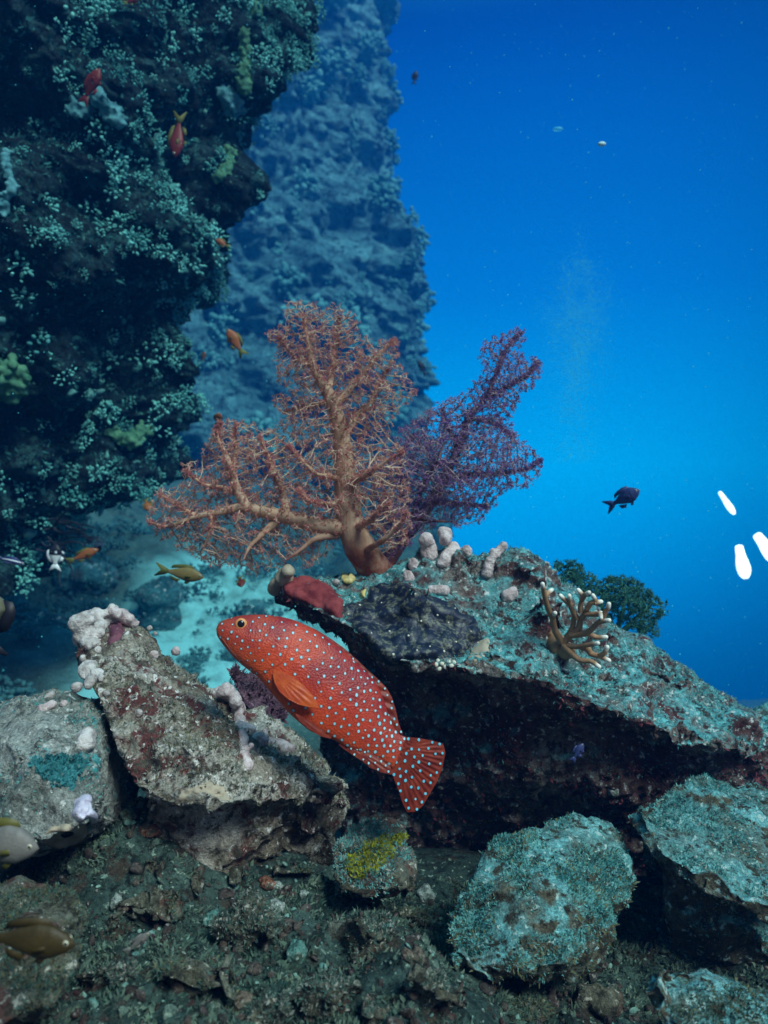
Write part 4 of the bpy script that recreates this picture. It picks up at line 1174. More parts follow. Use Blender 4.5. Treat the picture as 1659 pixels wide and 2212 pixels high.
# coral heads on the blue bottom
HEADS = [(190, 1255, 4.4, 62, "rounded hazy coral head left of the green fish on the blue bottom"), (300, 1205, 5.0, 34, "small round hazy coral head under the reef wall's foot"),
         (345, 1290, 4.2, 50, "ragged hazy coral head beneath the yellow-green fish"), (545, 1322, 3.9, 30, "turquoise lump on the pale sand above the big fish's head"),
         (90, 1370, 3.8, 60, "dim blue mound at the left behind the grey-green boulder"), (420, 1180, 5.6, 46, "faint blue coral head under the soft coral's left arm")]
for (u, v, d, r, lb) in HEADS:
    c = P(u, v, d); R_ = r * d / F
    rg = np.random.default_rng(u)
    sph = [(c, (R_, R_, R_ * .75))]
    for k in range(14):
        q = rg.normal(size=3); q /= np.linalg.norm(q); q[2] = abs(q[2]) * .8 - .1
        sph.append((c + q * R_ * .85, R_ * rg.uniform(.22, .42)))
    sph.append((c - np.array([0, 0, R_ * .9]), (R_ * .9, R_ * .9, R_)))
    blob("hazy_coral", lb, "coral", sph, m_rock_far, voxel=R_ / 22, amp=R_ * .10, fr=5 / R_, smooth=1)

# ------------------------------------------------------------------ the spotted grouper
FD = 0.80
def zg(x, y): return 432 + x * .36457, 1296 + y * .36457
KF = .36457 * FD / F                              # metres per zoomed unit at the fish
FO = P(*zg(640, 480), FD)                         # base point of the fish
def fl(x, y, depth=0.0):                          # zoomed reading -> fish-local metres
    return P(*zg(x, y), FD) - FO + np.array([0, depth, 0])
PAIRS = [((99, 168), (101, 182)), ((112, 142), (104, 205)), ((138, 122), (118, 232)), ((180, 106), (143, 266)), ((250, 92), (190, 322)), ((350, 88), (240, 370)), ((450, 97), (300, 418)), ((550, 120), (345, 452)),
         ((640, 160), (400, 515)), ((716, 204), (450, 572)), ((795, 258), (520, 650)), ((872, 322), (590, 715)), ((940, 388), (660, 768)), ((1008, 452), (735, 798)), ((1055, 512), (800, 822)),
         ((1092, 595), (862, 862)), ((1118, 680), (945, 895)), ((1148, 755), (1030, 925)), ((1180, 795), (1095, 958)), ((1222, 815), (1140, 990))]
WID = [8, 26, 42, 60, 80, 96, 106, 112, 115, 114, 112, 107, 100, 90, 80, 66, 52, 40, 31, 22]
NR, NS = 110, 56
tops = catmull([q[0] for q in PAIRS], NR); bots = catmull([q[1] for q in PAIRS], NR)
wid = np.interp(np.linspace(0, len(WID) - 1, NR), np.arange(len(WID)), WID)
TH = np.linspace(0, 2 * math.pi, NS, endpoint=False)
rings = []
for i in range(NR):
    c = (tops[i] + bots[i]) / 2; h = (tops[i] - bots[i]) / 2
    for th in TH:
        ct, st = math.cos(th), math.sin(th)
        q = c + h * ct
        w_ = wid[i] * math.copysign(abs(st) ** .85, st) * (1 - .18 * max(0, ct) - .05 * max(0, -ct))
        # gill cover step and cheek modelling on the flanks
        u = i / NR
        gill = .34 + .03 * math.cos(th)
        w_ *= 1 + .05 * math.exp(-((u - gill + .02) / .018) ** 2) - .045 * math.exp(-((u - gill - .022) / .014) ** 2)
        rings.append(np.append(q, w_))
R3 = np.array(rings)
BV = np.array([fl(a, b, -c * KF * .95) for a, b, c in R3])
i0 = np.arange(NR - 1)[:, None] * NS; j0 = np.arange(NS)[None]; k0 = (j0 + 1) % NS
BQ = np.stack([i0 + j0, i0 + k0, i0 + NS + k0, i0 + NS + j0], -1).reshape(-1, 4)
capA = np.arange(NS)[::-1]; capB = (NR - 1) * NS + np.arange(NS)
height_attr = np.tile(np.cos(TH), NR)
along_attr = np.repeat(np.linspace(0, 1, NR), NS)
bt_body = BVHTree.FromPolygons([tuple(x) for x in BV], BQ.tolist())

m_fish, nt, pb = newmat("grouper_skin")
vec = coords(nt)
ah = N_(nt, 'Attribute', attribute_name='height'); al = N_(nt, 'Attribute', attribute_name='along')
colv = ramp(nt, ah.outputs['Fac'], [(0.0, (.64, .10, .025)), (.45, (.54, .05, .018)), (1.0, (.22, .02, .016))])
hr = ramp(nt, al.outputs['Fac'], [(.0, (.36, .08, .035)), (.24, (.48, .07, .025)), (.40, (.66, .070, .018)), (.72, (.46, .034, .012)), (1.0, (.34, .04, .018))])
col = mix(nt, .5, colv, hr)
blot = ramp(nt, noise(nt, vec, 26, 3, .5), [(.42, 0.0), (.62, 1.0)])
bl2 = N_(nt, 'Math', operation='MULTIPLY'); nt.links.new(blot, bl2.inputs[0]); nt.links.new(ramp(nt, ah.outputs['Fac'], [(.1, 0.0), (.6, .95)]), bl2.inputs[1])
col = mix(nt, bl2.outputs[0], col, (.26, .014, .016))
col = mix(nt, 1.0, col, ramp(nt, noise(nt, vec, 420, 2, .6), [(.3, .78), (.7, 1.2)]), 'MULTIPLY')
nt.links.new(col, pb.inputs['Base Color'])
pb.inputs['Roughness'].default_value = .45
pb.inputs['Specular IOR Level'].default_value = .35
pb.inputs['Subsurface Weight'].default_value = .08
pb.inputs['Subsurface Radius'].default_value = (.006, .002, .001)
bump(nt, pb, voro(nt, vec, 480), .0005)
m_ffin = plain_mat("grouper_fin", (.16, .018, .012), (.34, .05, .022), 60, .45, .0006, .3, trans=.25, bscale=200)
m_pfin = plain_mat("grouper_pectoral", (.50, .06, .018), (.70, .13, .022), 50, .4, .0006, .3, trans=.2, bscale=250)
m_spot = plain_mat("pale_blue_spot", (.22, .54, .64), (.40, .70, .78), 80, .5, 0, .3)
m_spot2 = plain_mat('vivid_blue_spot', (.06, .42, .58), (.16, .58, .72), 80, .5, 0, .3)
m_ring = plain_mat("dark_spot_rim", (.16, .05, .045), (.22, .07, .05), 80, .5, 0, .3)
m_edge = plain_mat("fin_edge_blue", (.10, .10, .20), (.2, .22, .36), 80, .5, 0, .3)

grouper = empty("grouper", FO, "big orange-red grouper covered in pale blue spots, swimming between boulders", "fish")

_ax = Vector(P(870, 1640, FD) - P(468, 1350, FD)).normalized()
grouper.rotation_euler = Matrix.Rotation(math.radians(-17), 3, _ax).to_euler()

def poisson(poly, rfun, rng, tries=9000):
    poly = np.array(poly, float)
    x0, y0 = poly.min(0); x1, y1 = poly.max(0)
    pts = []
    xs = rng.uniform(x0, x1, tries); ys = rng.uniform(y0, y1, tries)
    ok = inpoly(poly, xs, ys) & (polydist(poly, xs, ys) > 7)
    for x, y in zip(xs[ok], ys[ok]):
        r = rfun(x, y)
        if all((x - a) ** 2 + (y - b) ** 2 > (.5 * (r + rr)) ** 2 for a, b, rr in pts):
            pts.append((x, y, r))
    return pts

def disc(c, n, rad, el=1.0, k=9, rot=0.0, lift=.0003):
    n = n / np.linalg.norm(n)
    x = np.cross(n, np.array([.2, 0, 1.])); x /= np.linalg.norm(x); y = np.cross(n, x)
    A = np.linspace(0, 2 * math.pi, k, endpoint=False) + rot
    ring = c + n * lift + rad * (np.cos(A)[:, None] * x + np.sin(A)[:, None] * y * el)
    V = np.vstack([c + n * (lift + rad * .15), ring])
    T = np.array([[0, 1 + i, 1 + (i + 1) % k] for i in range(k)])
    return V, T

rs = np.random.default_rng(12)
outline = np.vstack([tops, bots[::-1]])
def srad(x, y):
    t = (x - 100) / 1100
    return 37 + 10 * sstep(.15, .35, t) - 12 * sstep(.62, .85, t) - 4 * (y > 700)
spots, rims = [], []
for x, y, r in poisson(outline, srad, rs, 9000):
    if math.hypot(x - 243, y - 148) < 48: continue
    if inpoly(np.array([(425, 400), (520, 440), (620, 500), (700, 640), (560, 610), (450, 540)], float), np.array([x]), np.array([y]))[0]: continue
    for sgn in (-1, 1):
        o = fl(x, y, sgn * .3)
        h = bt_body.ray_cast(Vector(o), Vector((0, -sgn, 0)))
        if h[0] is None: continue
        n_ = np.array(h[1]); n_ = n_ if n_[1] * sgn > 0 else -n_
        n_ = n_ / np.linalg.norm(n_)
        if abs(n_[1]) < .25: continue
        t = (x - 100) / 1100
        rad = (4.8 + 1.7 * sstep(.2, .4, t) + rs.normal() * .75 + (.8 if y > 560 else 0)) * KF
        el = rs.uniform(.95, 1.35)
        spots.append(disc(np.array(h[0]), n_, rad, el, lift=.0005)); rims.append(disc(np.array(h[0]), n_, rad * (1.65 if t < .3 else 1.4), el, lift=.00025))
sv, stt = cat(spots); rv, rt = cat(rims)
Vall = np.vstack([BV, sv, rv])
build("body", Vall, [BQ, capA[None], capB[None], stt + len(BV), rt + len(BV) + len(sv)], [m_fish, m_spot, m_ring], grouper,
      midx=np.concatenate([np.zeros(len(BQ) + 2), np.ones(len(stt)), np.full(len(rt), 2)]),
      attr={'height': np.concatenate([(height_attr + 1) / 2, np.zeros(len(sv) + len(rv))]), 'along': np.concatenate([along_attr, np.zeros(len(sv) + len(rv))])})

def fin(name, poly, depth0, depth1, mat, thick=3.0, spot=None, rays=None, edge=False, curve=0.0, axis=None, srmul=1.0):
    """a fin outlined in the zoomed reading; depth varies from its root (depth0) to its rim (depth1)"""
    poly = np.array(poly, float)
    ax0, ax1 = (np.array(axis[0], float), np.array(axis[1], float)) if axis else (poly[0], poly[len(poly) // 2])
    L2 = ((ax1 - ax0) ** 2).sum()
    def dep(x, y):
        t = ((x - ax0[0]) * (ax1 - ax0)[0] + (y - ax0[1]) * (ax1 - ax0)[1]) / L2
        t = np.clip(t, -.2, 1.3)
        return depth0 + (depth1 - depth0) * t + curve * np.sin(np.clip(t, 0, 1) * math.pi)
    st = 7.0
    gx = np.arange(poly[:, 0].min() - st, poly[:, 0].max() + 2 * st, st); gy = np.arange(poly[:, 1].min() - st, poly[:, 1].max() + 2 * st, st)
    Xg, Yg = np.meshgrid(gx, gy)
    ins = inpoly(poly, Xg, Yg)
    # snap near-outside points to the outline
    px, py = Xg.ravel().copy(), Yg.ravel().copy()
    pd = np.vstack([poly, poly[:1]])
    dense = np.vstack([np.linspace(pd[i], pd[i + 1], 30, endpoint=False) for i in range(len(pd) - 1)])
    far = ~ins.ravel()
    D = ((px[far, None] - dense[None, :, 0]) ** 2 + (py[far, None] - dense[None, :, 1]) ** 2)
    nn_ = D.argmin(1); dm = np.sqrt(D.min(1))
    px[far] = dense[nn_, 0]; py[far] = dense[nn_, 1]
    nx_ = len(gx)
    q = (np.arange(len(gy) - 1)[:, None] * nx_ + np.arange(nx_ - 1)[None]).ravel()
    Q = np.stack([q, q + 1, q + nx_ + 1, q + nx_], 1)
    insf = ins.ravel()
    Q = Q[insf[Q].any(1)]
    ed = polydist(poly, px, py)
    t_ = thick * (0.25 + .75 * sstep(0, 30, ed)) * KF
    ang = np.arctan2(py - ax0[1], px - ax0[0])
    wav = np.sin(ang * (rays or 40)) * (.0005 if name == 'pectoral_fin' else .0010) * sstep(4, 30, ed)
    dd = dep(px, py)
    A_ = np.array([fl(a, b, c) for a, b, c in zip(px, py, dd - t_ - wav)]); B_ = np.array([fl(a, b, c) for a, b, c in zip(px, py, dd + t_ - wav)])
    V = np.vstack([A_, B_]); n = len(A_)
    fs = [Q, Q[:, ::-1] + n]
    mi = [np.zeros(2 * len(Q))]
    mats = [mat]
    if spot:
        sp_, tt = [], []
        for x, y, r in poisson(poly, lambda x, y: spot[0], rs, 3000):
            for sgn, off in ((-1, -1), (1, 1)):
                e_ = polydist(poly, np.array([x]), np.array([y]))[0]
                z = dep(np.array([x]), np.array([y]))[0] + off * (thick * KF * 1.0 + .0012)
                sp_.append(disc(fl(x, y, z), np.array([0.0, sgn, 0]), (spot[1] + rs.normal() * .5) * KF * srmul, rs.uniform(1, 1.3), lift=.0))
        v_, f_ = cat(sp_)
        fs.append(f_ + len(V)); V = np.vstack([V, v_]); mi.append(np.ones(len(f_))); mats.append(m_spot2 if name == 'tail_fin' else m_spot)
    return build(name, V, fs, mats, grouper, midx=np.concatenate(mi))

fin("tail_fin", [(1150, 790), (1215, 815), (1300, 825), (1400, 845), (1470, 868), (1486, 920), (1466, 1010), (1430, 1090), (1382, 1160), (1340, 1222), (1290, 1252), (1240, 1250), (1210, 1200), (1180, 1120), (1150, 1050), (1120, 985), (1100, 930)],
    0, .02, m_ffin, 2.6, spot=(42, 7.6), rays=60, axis=((1150, 880), (1400, 1080)))
fin("dorsal_fin", [(560, 128), (630, 152), (700, 186), (780, 236), (850, 286), (930, 356), (1000, 424), (1060, 476), (1112, 530), (1142, 582), (1163, 650), (1182, 740), (1206, 800), (1170, 790), (1120, 720), (1085, 640), (1040, 540), (980, 470), (900, 400), (820, 320), (740, 262), (640, 190)],
    0, 0, m_ffin, 4.0, spot=(36, 5.6), rays=60, axis=((500, 500), (1100, 450)))
fin("anal_fin", [(820, 845), (850, 872), (900, 905), (960, 945), (1000, 978), (1060, 1004), (1130, 1022), (1120, 975), (1060, 930), (1000, 895), (920, 860), (860, 830)],
    -.002, -.006, m_ffin, 4.0, spot=(34, 5.6), rays=50, axis=((900, 860), (1050, 1000)))
fin("pelvic_fin", [(560, 660), (580, 700), (640, 750), (705, 790), (762, 806), (772, 798), (720, 765), (640, 700)], -.022, -.016, m_ffin, 3.0, rays=30)
def ysurf(x, y):
    h = bt_body.ray_cast(Vector(fl(x, y, -.3)), Vector((0, 1, 0)))
    return h[0][1] if h[0] is not None else 0.0
fin("pectoral_fin", [(436, 412), (480, 425), (540, 455), (600, 500), (655, 560), (680, 600), (692, 632), (640, 628), (580, 612), (520, 582), (470, 540), (442, 490), (432, 450)],
    ysurf(450, 440) - .001, ysurf(690, 632) - .010, m_pfin, 3.0, rays=46, axis=((436, 430), (690, 630)), curve=-.004)
# eye: orange ring, dark pupil; brow
ey = ysurf(243, 148)
m_iris = plain_mat("iris_orange", (.60, .20, .06), (.75, .32, .10), 120, .35, 0, .5)
m_pupil, nt, pb = newmat("pupil_black")
pb.inputs['Base Color'].default_value = (.004, .005, .008, 1); pb.inputs['Roughness'].default_value = .12
for sgn in (1, -1):
    c = fl(243, 148); c[1] = sgn * ey
    V_, T_ = many(ICO3, np.array([c]), np.array([[35 * KF, 15 * KF, 35 * KF]]))
    e_ = build("eye", V_, [T_], m_iris, grouper)
    V2, T2 = many(ICO3, np.array([c + np.array([0, -sgn * 10 * KF, 0])]), np.array([[22 * KF, 8 * KF, 22 * KF]]))
    build("pupil", V2, [T2], m_pupil, e_)
# mouth line, jaw and gill edge as fine dark ridges lying on the skin
def ridge(name, pts, w, mat):
    q = catmull(pts, 30)
    pth = []
    for a, b in q:
        v = fl(a, b); v[1] = ysurf(a, b) - w * KF * .15; pth.append(v)
    r = np.sin(np.linspace(.05, math.pi - .05, 30)) ** .6 * w * KF
    V_, Q_ = sweep(pth, np.maximum(r, 1e-5), 8, cap=False)
    build(name, V_, [Q_], mat, grouper)
m_lip = plain_mat("lip_dark", (.20, .03, .02), (.30, .05, .03), 60, .5, 0)
ridge("mouth", [(108, 196), (135, 228), (170, 275), (205, 318), (232, 345)], 3.0, m_lip)
ridge("gill_edge", [(545, 210), (530, 270), (505, 325), (480, 372), (420, 405), (352, 440)], 4.0, plain_mat("gill_red", (.45, .05, .02), (.55, .08, .03), 60, .5, 0))

# ------------------------------------------------------------------ small fish
def small_fish(name, label, u, v, d, L, ang, cols, deep=.30, yaw=0.0, fork=.5, group=None, split=None, eye=True, stripes=None, roll=0.0, trail=1.0):
    """L in photo units; ang: heading in the picture plane, 0 right, 90 up; yaw turns the head towards the camera"""
    Lm = L * d / F
    a = math.radians(ang); y = math.radians(yaw)
    Xa = Vector((math.cos(a) * math.cos(y), -math.sin(y), math.sin(a) * math.cos(y)))
    up = Vector((0, 0, 1)) if abs(math.sin(a)) < .85 else Vector((-math.copysign(1, math.sin(a)) * (1 if math.cos(a) >= 0 else -1), 0, .2))
    Ya = up.cross(Xa).normalized(); Za = Xa.cross(Ya).normalized()
    M = Matrix((Xa, Ya, Za)).transposed().to_4x4() @ Matrix.Rotation(roll, 4, 'X')
    M.translation = Vector(P(u, v, d))
    e = empty(name, (0, 0, 0), label, "fish", group)
    e.matrix_world = M
    n, s = 34, 18
    t = np.linspace(0, 1, n)                     # snout (+x) to tail base
    prof = np.interp(t, [0, .04, .12, .3, .5, .75, .92, 1], [.02, .22, .55, .95, 1, .66, .34, .26]) * deep * .5 * Lm
    wd = prof * np.interp(t, [0, .3, 1], [.6, .5, .35])
    xs = (.42 - .76 * t) * Lm
    A = np.linspace(0, 2 * math.pi, s, endpoint=False)
    V = np.stack([np.repeat(xs[:, None], s, 1), wd[:, None] * np.sin(A)[None], prof[:, None] * np.cos(A)[None] * np.where(np.cos(A) > 0, 1.0, .95)[None]], -1).reshape(-1, 3)
    i = np.arange(n - 1)[:, None] * s; j = np.arange(s)[None]; k = (j + 1) % s
    Q = np.stack([i + j, i + k, i + s + k, i + s + j], -1).reshape(-1, 4)
    mi = np.zeros(len(Q))
    mats = [cols[0]]
    if split is not None:
        mi = (np.repeat(t[:-1], s) > split).astype(float); mats.append(cols[2])
    if stripes is not None:
        cc = np.repeat(np.cos((A + A[1] / 2))[None], n - 1, 0).ravel()
        mi = (np.sin(cc * stripes) > .3).astype(float); mats.append(cols[2])
    build("body", V, [Q, np.arange(s)[::-1][None], (n - 1) * s + np.arange(s)[None]], mats, e, midx=np.concatenate([mi, [0, mats.index(mats[-1]) if split is not None else 0]]))
    def plate(nm, pts, mat, th=.006):
        pts = np.array(pts, float) * Lm
        m_ = len(pts)
        c_ = pts.mean(0)
        Vp = np.vstack([np.column_stack([pts[:, 0], np.full(m_, -th * .3 * Lm), pts[:, 1]]), np.column_stack([pts[:, 0], np.full(m_, th * .3 * Lm), pts[:, 1]]), [[c_[0], -th * Lm, c_[1]], [c_[0], th * Lm, c_[1]]]])
        T = []
        for q in range(m_):
            w = (q + 1) % m_
            T += [[2 * m_, w, q], [2 * m_ + 1, m_ + q, m_ + w], [q, w, m_ + w], [q, m_ + w, m_ + q]]
        build(nm, Vp, [np.array(T)], mat, e)
    h = deep * .5
    tr = .24 * trail
    plate("tail_fin", [(-.33, h * .25), (-.42, h * .55), (-.36 - tr, h * .95), (-.38 - tr, h * .85), (-.46 - tr * (1 - fork) * .3, 0), (-.38 - tr, -h * .85), (-.36 - tr, -h * .95), (-.42, -h * .55), (-.33, -h * .25)], cols[1])
    plate("dorsal_fin", [(.20, h * .88), (.14, h * 1.28), (0, h * 1.36), (-.14, h * 1.22), (-.26, h * 1.0), (-.30, h * .5), (-.1, h * .75)], cols[1])
    plate("anal_fin", [(-.06, -h * .85), (-.12, -h * 1.25), (-.24, -h * 1.05), (-.28, -h * .5), (-.16, -h * .7)], cols[1])
    plate("pelvic_fin", [(.16, -h * .85), (.08, -h * 1.35), (.02, -h * 1.2), (.06, -h * .85)], cols[1])
    for sg in (-1, 1):
        w0 = np.interp(.25, t, wd) * .9
        pv = np.array([[.19 * Lm, sg * w0, .0], [.17 * Lm, sg * w0, -h * .3 * Lm], [.05 * Lm, sg * (w0 + .03 * Lm), -h * .45 * Lm], [.04 * Lm, sg * (w0 + .035 * Lm), -h * .1 * Lm]])
        pv = np.vstack([pv, pv + np.array([0, sg * .004 * Lm, 0])])
        build("pectoral_fin", pv, [np.array([[0, 1, 2, 3], [7, 6, 5, 4], [0, 4, 5, 1], [1, 5, 6, 2], [2, 6, 7, 3], [3, 7, 4, 0]])], cols[1], e)
        if eye:
            w1 = np.interp(.12, t, wd) * .86
            V_, T_ = many(ICO2, np.array([[.335 * Lm, sg * w1, h * .16 * Lm]]), np.array([[.030 * Lm, .014 * Lm, .030 * Lm]]))
            ee = build("eye", V_, [T_], m_eye_w, e)
            V_, T_ = many(ICO2, np.array([[.337 * Lm, sg * (w1 + .006 * Lm), h * .16 * Lm]]), np.array([[.019 * Lm, .011 * Lm, .019 * Lm]]))
            build("pupil", V_, [T_], m_pupil, ee)
    return e
m_eye_w = plain_mat("eye_pale", (.45, .42, .30), (.60, .56, .40), 100, .3, 0, .5)
m_or = plain_mat("anthias_orange", (.26, .07, .02), (.34, .11, .03), 40, .5, 0, .3)
m_orf = plain_mat("anthias_fin", (.12, .14, .025), (.20, .19, .035), 40, .5, 0, .3, trans=.3)
m_redf = plain_mat("anthias_red", (.12, .013, .009), (.17, .02, .013), 40, .5, 0, .3)
m_olive = plain_mat("anthias_olive", (.19, .14, .045), (.27, .19, .06), 40, .5, 0, .3)
m_blackf = plain_mat("damsel_black", (.006, .006, .012), (.015, .015, .025), 40, .5, 0, .3)
m_whitef = plain_mat("damsel_white", (.75, .78, .78), (.85, .88, .88), 40, .5, 0, .3)
m_bluef = plain_mat("chromis_blue", (.02, .035, .12), (.05, .06, .18), 40, .45, 0, .3)
m_greyf = plain_mat("fish_grey", (.13, .125, .115), (.20, .185, .165), 30, .45, .0005, .3, bscale=500)
m_yelf = plain_mat("fish_dull_yellow", (.030, .020, .005), (.06, .04, .01), 30, .5, .0005, .3, bscale=500)
m_stripe = plain_mat("fish_stripe", (.10, .10, .06), (.16, .16, .10), 30, .5, 0)
m_yelfin = plain_mat("fish_yellow_fin", (.10, .10, .02), (.15, .14, .03), 30, .5, 0, .3, trans=.2)
AG = "small orange reef fish by the wall"
small_fish("anthias", "red-orange small fish pointing up on the near reef wall, uppermost of them", 200, 180, 1.9, 82, 58, (m_redf, m_redf), deep=.42, group=AG, yaw=10)
small_fish("anthias", "dull red small fish diving straight down on the near reef wall", 383, 300, 2.0, 98, -96, (m_redf, m_orf), deep=.32, group=AG)
small_fish("anthias", "orange small fish with olive fins left of the soft coral's top", 506, 735, 1.9, 68, 122, (m_or, m_orf), deep=.36, group=AG)
small_fish("anthias", "tiny orange fish, faint beside the one left of the soft coral's top", 440, 768, 2.8, 22, 80, (m_or, m_orf), deep=.4, group=AG)
small_fish("anthias", "small orange fish touching the soft coral's left arm from above", 472, 903, 1.8, 34, 70, (m_or, m_orf), deep=.5, group=AG, yaw=40)
small_fish("anthias", "small dark orange fish at the soft coral's leftmost tip", 318, 1092, 2.0, 36, -60, (m_or, m_orf), deep=.5, group=AG, yaw=35)
small_fish("anthias", "slim orange fish between the two black and white fish", 184, 1198, 1.9, 74, 22, (m_or, m_orf), deep=.27, group=AG)
small_fish("anthias", "olive-orange slim fish swimming right over the blue bottom", 398, 1240, 1.5, 104, -10, (m_olive, m_orf), deep=.30, group=AG)
small_fish("anthias", "small reddish fish hanging under the soft coral's lower left twigs", 520, 1258, 1.6, 32, -70, (m_redf, m_orf), deep=.55, group=AG, yaw=45)
small_fish("anthias", "faint orange fish against the dark wall's top border", 288, 0, 2.0, 40, 20, (m_redf, m_orf), deep=.4, group=AG)
small_fish("anthias", "faint orange fish half lost among the pale tufts of the wall's edge", 478, 524, 2.0, 34, 150, (m_or, m_orf), deep=.4, group=AG)
small_fish("damselfish", "black fish with a white rear, larger of the two black and white ones", 120, 1198, 2.0, 58, 88, (m_blackf, m_whitef, m_whitef), deep=.5, split=.55, eye=False)
small_fish("damselfish", "black fish with a white rear, smaller of the two black and white ones", 212, 1178, 2.6, 36, -88, (m_blackf, m_whitef, m_whitef), deep=.5, split=.5, eye=False)
small_fish("damselfish", "small all-black fish just above the slim orange one", 193, 1168, 2.4, 26, 30, (m_blackf, m_blackf), deep=.5, eye=False)
small_fish("wrasse", "slim blue and black striped fish at the left border below the wall", 26, 1212, 1.7, 66, -14, (m_bluef, m_bluef, m_whitef), deep=.22, stripes=5)
small_fish("chromis", "dark blue fish alone in the open water, facing right", 1352, 1074, 1.5, 80, 32, (m_bluef, m_bluef), deep=.42, yaw=32, trail=1.1)
small_fish("chromis", "dark blue fish hiding in the shadow under the huge boulder", 1250, 1622, 1.02, 46, 58, (m_bluef, m_bluef), deep=.4)
small_fish("chromis", "tiny dark fish silhouette beside the top of the distant reef slope", 897, 165, 5.0, 30, 80, (m_blackf, m_blackf), deep=.4, eye=False)
small_fish("chromis", "tiny dark fish silhouette behind the notch between the soft corals", 910, 792, 4.5, 38, 118, (m_blackf, m_blackf), deep=.3, eye=False)
small_fish("reef_fish", "grey fish with a yellow face cut by the left border", 5, 1822, .56, 190, -8, (m_greyf, m_yelfin), deep=.44)
small_fish("reef_fish", "dark mustard-coloured fish over the mossy rock at bottom left", 72, 2032, .48, 220, -5, (m_yelf, m_yelf), deep=.34)
small_fish("reef_fish", "dark striped round fish almost hidden past the left border", -48, 1330, .75, 150, 96, (m_blackf, m_blackf, m_stripe), deep=.82, stripes=9)
small_fish("goby", "slender grey fish resting on the rubble below the pale boulder", 302, 2032, .62, 72, 38, (m_greyf, m_greyf), deep=.24)

# ------------------------------------------------------------------ rubble and pebbles in the foreground
rb = np.random.default_rng(44)
def ground_scatter(n, y0, y1, x0, x1, wf=None):
    out = []
    down = Vector((0, 0, -1))
    keys = ['seabed', 'yellow', 'corner', 'corner_l', 'mid', 'left']
    pts = []
    while len(pts) < n:
        x, y = rb.uniform(x0, x1), rb.uniform(y0, y1)
        if abs(x) > .60 * y: continue
        if wf and rb.random() > wf(x, y): continue
        h = TREES['seabed'].ray_cast(Vector((x, y, 2)), down)
        pts.append(np.array(h[0]))
    return np.array(pts)
pp = ground_scatter(3600, .48, 1.0, -.55, .5)
sz = .0014 + .0066 * rb.random(len(pp)) ** 3.6
bases = []
for k in range(7):
    bm = bmesh.new()
    for q in rb.normal(size=(13, 3)):
        bm.verts.new(q / np.linalg.norm(q) * rb.uniform(.7, 1.15))
    r = bmesh.ops.convex_hull(bm, input=list(bm.verts))
    bmesh.ops.delete(bm, geom=list({g for g in r['geom_interior'] + r['geom_unused'] if isinstance(g, bmesh.types.BMVert)}), context='VERTS')
    bmesh.ops.triangulate(bm, faces=bm.faces[:])
    bmesh.ops.subdivide_edges(bm, edges=bm.edges[:], cuts=1)
    bmesh.ops.smooth_vert(bm, verts=bm.verts[:], factor=.35, use_axis_x=True, use_axis_y=True, use_axis_z=True)
    bmesh.ops.triangulate(bm, faces=bm.faces[:])
    bm.verts.index_update()
    bases.append((np.array([v.co[:] for v in bm.verts]), np.array([[v.index for v in f.verts] for f in bm.faces])))
    bm.free()
parts = [[], [], []]
for k in range(7):
    sel = np.arange(len(pp)) % 7 == k
    s3 = sz[sel][:, None] * rb.uniform(.5, 1.7, size=(sel.sum(), 3))
    parts[k % 3].append(many(bases[k], pp[sel] + np.array([0, 0, 1]) * sz[sel][:, None] * .25, s3, randrot(sel.sum(), rb)))
STN = [(330, 1965, 105, .6), (560, 2010, 125, .62), (785, 2035, 120, .62), (430, 2130, 125, .66), (690, 2170, 135, .66), (925, 2140, 115, .66), (1125, 2190, 105, .66), (245, 2110, 92, .66),
       (505, 1895, 70, .6), (640, 1885, 60, .6), (330, 1880, 62, .6), (1290, 2175, 84, .66), (870, 1985, 62, .66), (420, 1905, 50, .6), (250, 1975, 56, .7), (1010, 2075, 60, .7), (560, 2200, 90, .6), (820, 2200, 80, .6)]
rg = np.random.default_rng(300)
for k, (u, v, r, sq) in enumerate(STN):
    h = hit(u, v, ['seabed'])
    if h is None: continue
    d = h[0][1] + r * h[0][1] / F * .18
    pts = [(a + rg.normal() * r * .16, b + rg.normal() * r * .12, c + rg.normal() * .012) for a, b, c in ball(u, v + r * .04, d, r, sq)]
    boulder("stone", [pts], m_rock_dark, "dark overgrown stone among the coral rubble of the foreground", key=None, voxel=.0042, smooth=3, amp=1.15, off=40.0 + 3 * k,
            turf=[(int(26 * r), .0032, m_turf_dim, .1), (int(14 * r), .0030, m_turf_grey if k % 3 else m_turf_olive, .1)], group="overgrown stones in the foreground")
RM = [rock_mat("rubble_tan", (0.0310, 0.0248, 0.0186), (0.0806, 0.0620, 0.0496), (0.1240, 0.1054, 0.0868), (0.0620, 0.0310, 0.0310), (0.2232, 0.2232, 0.1984), off=1.1, k=1.5),  # rubble tones lowered, falloff of light put into them
      rock_mat("rubble_green", (0.0352, 0.0624, 0.0522), (0.0939, 0.1456, 0.1139), (0.1526, 0.2184, 0.1709), (0.0704, 0.0624, 0.0380), (0.3990, 0.4576, 0.3609), off=2.2, k=1.5),
      rock_mat("rubble_pink", (0.0372, 0.0310, 0.0279), (0.0868, 0.0682, 0.0589), (0.1240, 0.1116, 0.0992), (0.0372, 0.0558, 0.0496), (0.2604, 0.2604, 0.2356), off=3.2, k=1.5)]
pp = ground_scatter(600, .48, 1.0, -.55, .5)
sz = .0012 + .0042 * rb.random(len(pp)) ** 2.4
